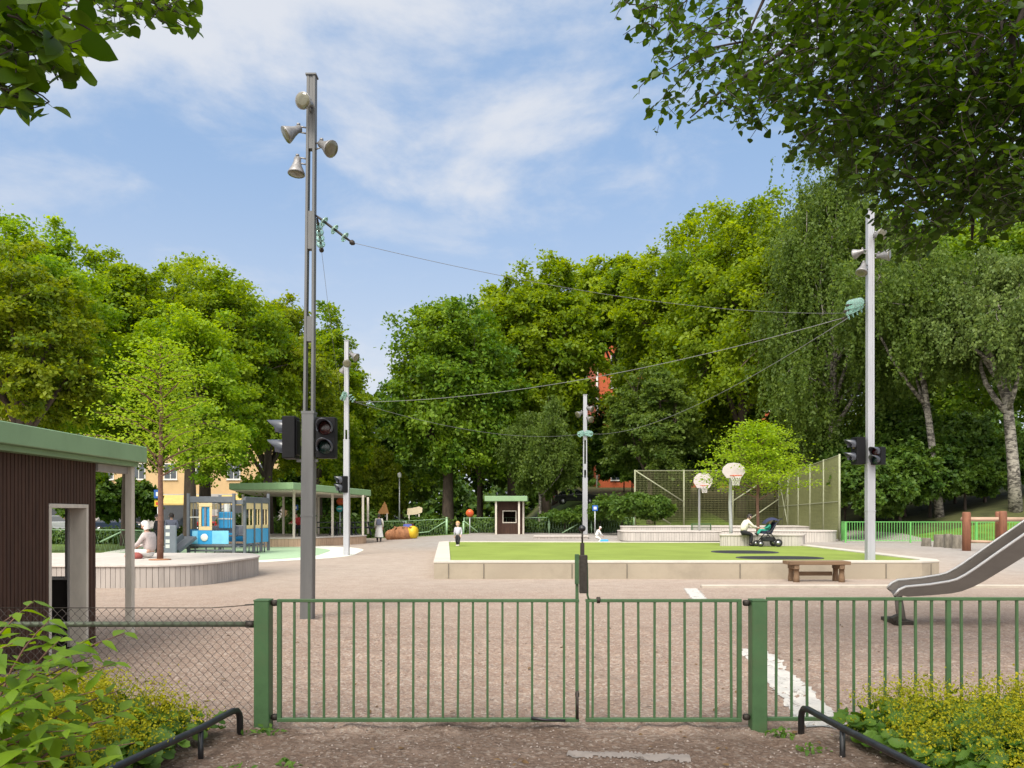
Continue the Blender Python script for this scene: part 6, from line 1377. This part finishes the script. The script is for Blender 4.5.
# woman walking away in a white skirt
d = 47; tw2 = person('woman in long white skirt and grey rucksack walking away across the gravel', (X(379,d), d, .0), R(8), pose(STAND, kneL=(-.10,.10,.49), ankL=(-.10,.02,.08), toeL=(-.11,.15,.04), ankR=(.1,-.16,.11), toeR=(.1,-.03,.03)), .98, M_skin, H_dark, 'bob', [('shirt', F_cream, 'long')], [('leggings', F_dark)], F_dark, skirt=(F_white,.30))
m = MB(); m.box(-.15,.15,-.30,-.15,1.02,1.40); m.build('rucksack', F_grey, tw2, org=(0,0,0), bevel=.05, seg=2)
def childify(J, lf):
    return {k: ((v[0], v[1], v[2]*lf) if v[2] < .92 and k[:3] not in ('wri','elb') else (v[0], v[1], v[2]-.92*(1-lf))) for k, v in J.items()}
# toddler on the turf edge
d = 30.6; person('toddler with fair hair in a grey top and dark trousers walking along the turf edge', (X(458,d), d, ZT-.03), R(160), childify(pose(STAND, kneL=(-.1,.12,.48), ankL=(-.1,.12,.1), ankR=(.1,-.1,.09), toeL=(-.1,.25,.05), toeR=(.1,.03,.03), wriL=(-.26,.16,.95), wriR=(.26,-.1,.9), head=(0,.03,1.60)), .68), .64, M_skin2, H_fair, 'short', [('top', F_lil, 'long')], [('trousers', F_dark)], F_cream, hs=1.45)
# child in white at the far edge of the turf, with a blue toy
d = 41; CR = pose(STAND, hip=(0,-.06,.62), waist=(0,-.02,.76), chest=(0,.08,.98), neck=(0,.16,1.11), head=(0,.24,1.22), shoL=(-.17,.1,1.04), shoR=(.17,.1,1.04), elbL=(-.22,.22,.82), elbR=(.22,.22,.82), wriL=(-.12,.4,.68), wriR=(.12,.4,.68), hipjL=(-.09,-.05,.58), hipjR=(.09,-.05,.58), kneL=(-.12,.24,.44), kneR=(.12,.24,.44), ankL=(-.1,-.02,.075), ankR=(.1,-.02,.075))
gg = gz(X(597,d), d); person('child in white clothes crouching beyond the far edge of the turf', (X(597,d), d, gg), R(-75), CR, .72, M_skin2, H_scarf, 'cap', [('shirt', F_white, 'long')], [('trousers', F_white)], F_cream)
t = thing('toy_cart', (X(604,d), d, gg), 'small bright blue toy on the ground by the crouching child', 'toy'); m = MB(); x = X(604,d); m.box(x-.22,x+.22,d-.13,d+.13,.12+gg,.30+gg); m.build('tub', M_tb, t, bevel=.05, seg=2)
for q in (-.14,.14): MB().lathe((x+q,d-.15,gg+.08), (0,1,0), [(0,.08),(.3,.08)], 12).build('wheel', M_rubb, t)
# woman on the seat block leaning to the pushchair
d = 30.3; zb = ZT-.03; SEAT = dict(hip=(0,-.02,.55), waist=(0,.0,.68), chest=(0,.10,.88), neck=(0,.18,1.02), head=(0,.25,1.14), shoL=(-.18,.11,.95), shoR=(.18,.11,.95), elbL=(-.2,.30,.76), elbR=(.2,.30,.76), wriL=(-.12,.52,.72), wriR=(.12,.52,.72),
  hipjL=(-.09,.0,.52), hipjR=(.09,.0,.52), kneL=(-.1,.36,.48), kneR=(.1,.30,.46), ankL=(-.1,.36,.08), ankR=(.1,.22,.08), toeL=(-.1,.5,.04), toeR=(.1,.36,.04))
person('dark haired woman in white jacket sitting on the seat block beside the pushchair', (X(744,d)+.02, d+.1, zb), R(-78), SEAT, .98, M_skin2, H_dark, 'bob', [('jacket', F_cream, 'long')], [('trousers', F_dark)], F_dark)
# pushchair
M_pf = mat('pushchair_frame', (.03,.03,.035), .35, .1, 10, metal=.4); d = 30.0; t = thing('pushchair', (X(768,d), d, zb), 'dark blue pushchair with raised hood beside the woman in white', 'pushchair'); x = X(768,d)
def L3(a, b_, c): return Vector((x+a, d+b_, zb+c))
hood = fab('navy_cloth', (.025,.03,.07))
for s in (-.24,.24):
    m = MB(); m.tube([L3(-.36,s,.13), L3(-.08,s,.46), L3(.1,s,.68), L3(.36,s,1.02), L3(.44,s,1.04)], .017, 8); m.tube([L3(.30,s,.15), L3(.02,s,.52), L3(-.16,s,.56)], .017, 8); m.build('frame', M_pf, t)
    for q, r in ((-.36,.12),(.30,.15)): 
        o_ = MB().lathe(L3(q,s+(.03 if s > 0 else -.03)-.022,r), (0,1,0), [(0,r*.86),(.006,r),(.038,r),(.044,r*.86)], 18).build('wheel', M_rubb, t); MB().lathe(L3(q,s+(.03 if s > 0 else -.03)-.028,r), (0,1,0), [(0,r*.5),(.056,r*.5)], 12).build('rim', M_rim, o_, org=parent_org(t))
MB().tube([L3(.44,-.24,1.04), L3(.44,.24,1.04)], .02, 8).build('handle', M_pf, t)
m = MB(); m.add([L3(-.30,-.2,.50),L3(-.30,.2,.50),L3(.06,.2,.46),L3(.06,-.2,.46),L3(.30,.2,.92),L3(.30,-.2,.92),L3(-.30,-.22,.58),L3(.04,-.22,.62),L3(.22,-.22,.92),L3(-.30,.22,.58),L3(.04,.22,.62),L3(.22,.22,.92)], [(0,1,2,3),(3,2,4,5),(0,3,7,6),(3,5,8,7),(1,9,10,2),(2,10,11,4)]); m.build('seat', hood, t)
m = MB(); vs = []; fs = []
for i in range(9):
    a = R(70)+R(-150)*i/8*1.0
    for q in range(7): b_ = math.pi*q/6; vs.append(L3(.14+math.sin(-a+R(60))*.0-.34*math.cos(R(20)+R(105)*i/8)*1.0, -math.cos(b_)*.24, .74+.36*math.sin(R(20)+R(105)*i/8)*(.72+.28*math.sin(b_))))
for i in range(8):
    for q in range(6): a = i*7+q; fs.append((a,a+1,a+8,a+7))
m.add(vs, fs, True); m.build('hood', hood, t)
m = MB(); m.box(x-.24,x+.22,d-.18,d+.18,zb+.2,zb+.36); m.build('basket', M_pf, t, bevel=.03)
# child lying in the pushchair
BABY = dict(hip=(0,0,.1), waist=(0,-.06,.2), chest=(0,-.14,.40), neck=(0,-.2,.53), head=(0,-.22,.68), shoL=(-.17,-.15,.47), shoR=(.17,-.15,.47), elbL=(-.24,.0,.32), elbR=(.24,.0,.32), wriL=(-.16,.2,.28), wriR=(.16,.2,.28), hipjL=(-.09,.02,.1), hipjR=(.09,.02,.1), kneL=(-.12,.36,.2), kneR=(.12,.36,.2), ankL=(-.1,.55,-.1), ankR=(.1,.55,-.1), toeL=(-.1,.66,-.02), toeR=(.1,.66,-.02))
person('small child in green clothes and pale cap sitting in the pushchair', (x-.06, d, zb+.52), R(90), BABY, .62, M_skin2, H_scarf, 'cap', [('jacket', F_teal, 'long')], [('trousers', F_teal)], F_dark, hs=1.3)
# people in the pavilion
d = 43.2; person('person in dark red top sitting at the left end of the pavilion', (X(299,d), d, .46), R(150), pose(SEAT), 1.0, M_skin, H_dark, 'short', [('top', F_red, 'long')], [('trousers', F_dark)], F_dark)
t = thing('stool', (X(299,d), d+.05, .46), 'dark stool under the person in dark red', 'stool'); x = X(299,d); MB().lathe((x, d+.03, .46), (0,0,1), [(.38,.18),(.44,.19)], 14).build('seat', M_tab, t); MB().lathe((x, d+.03, .46), (0,0,1), [(0,.14),(.02,.13),(.03,.04),(.379,.04)], 10).build('leg', M_tab, t)
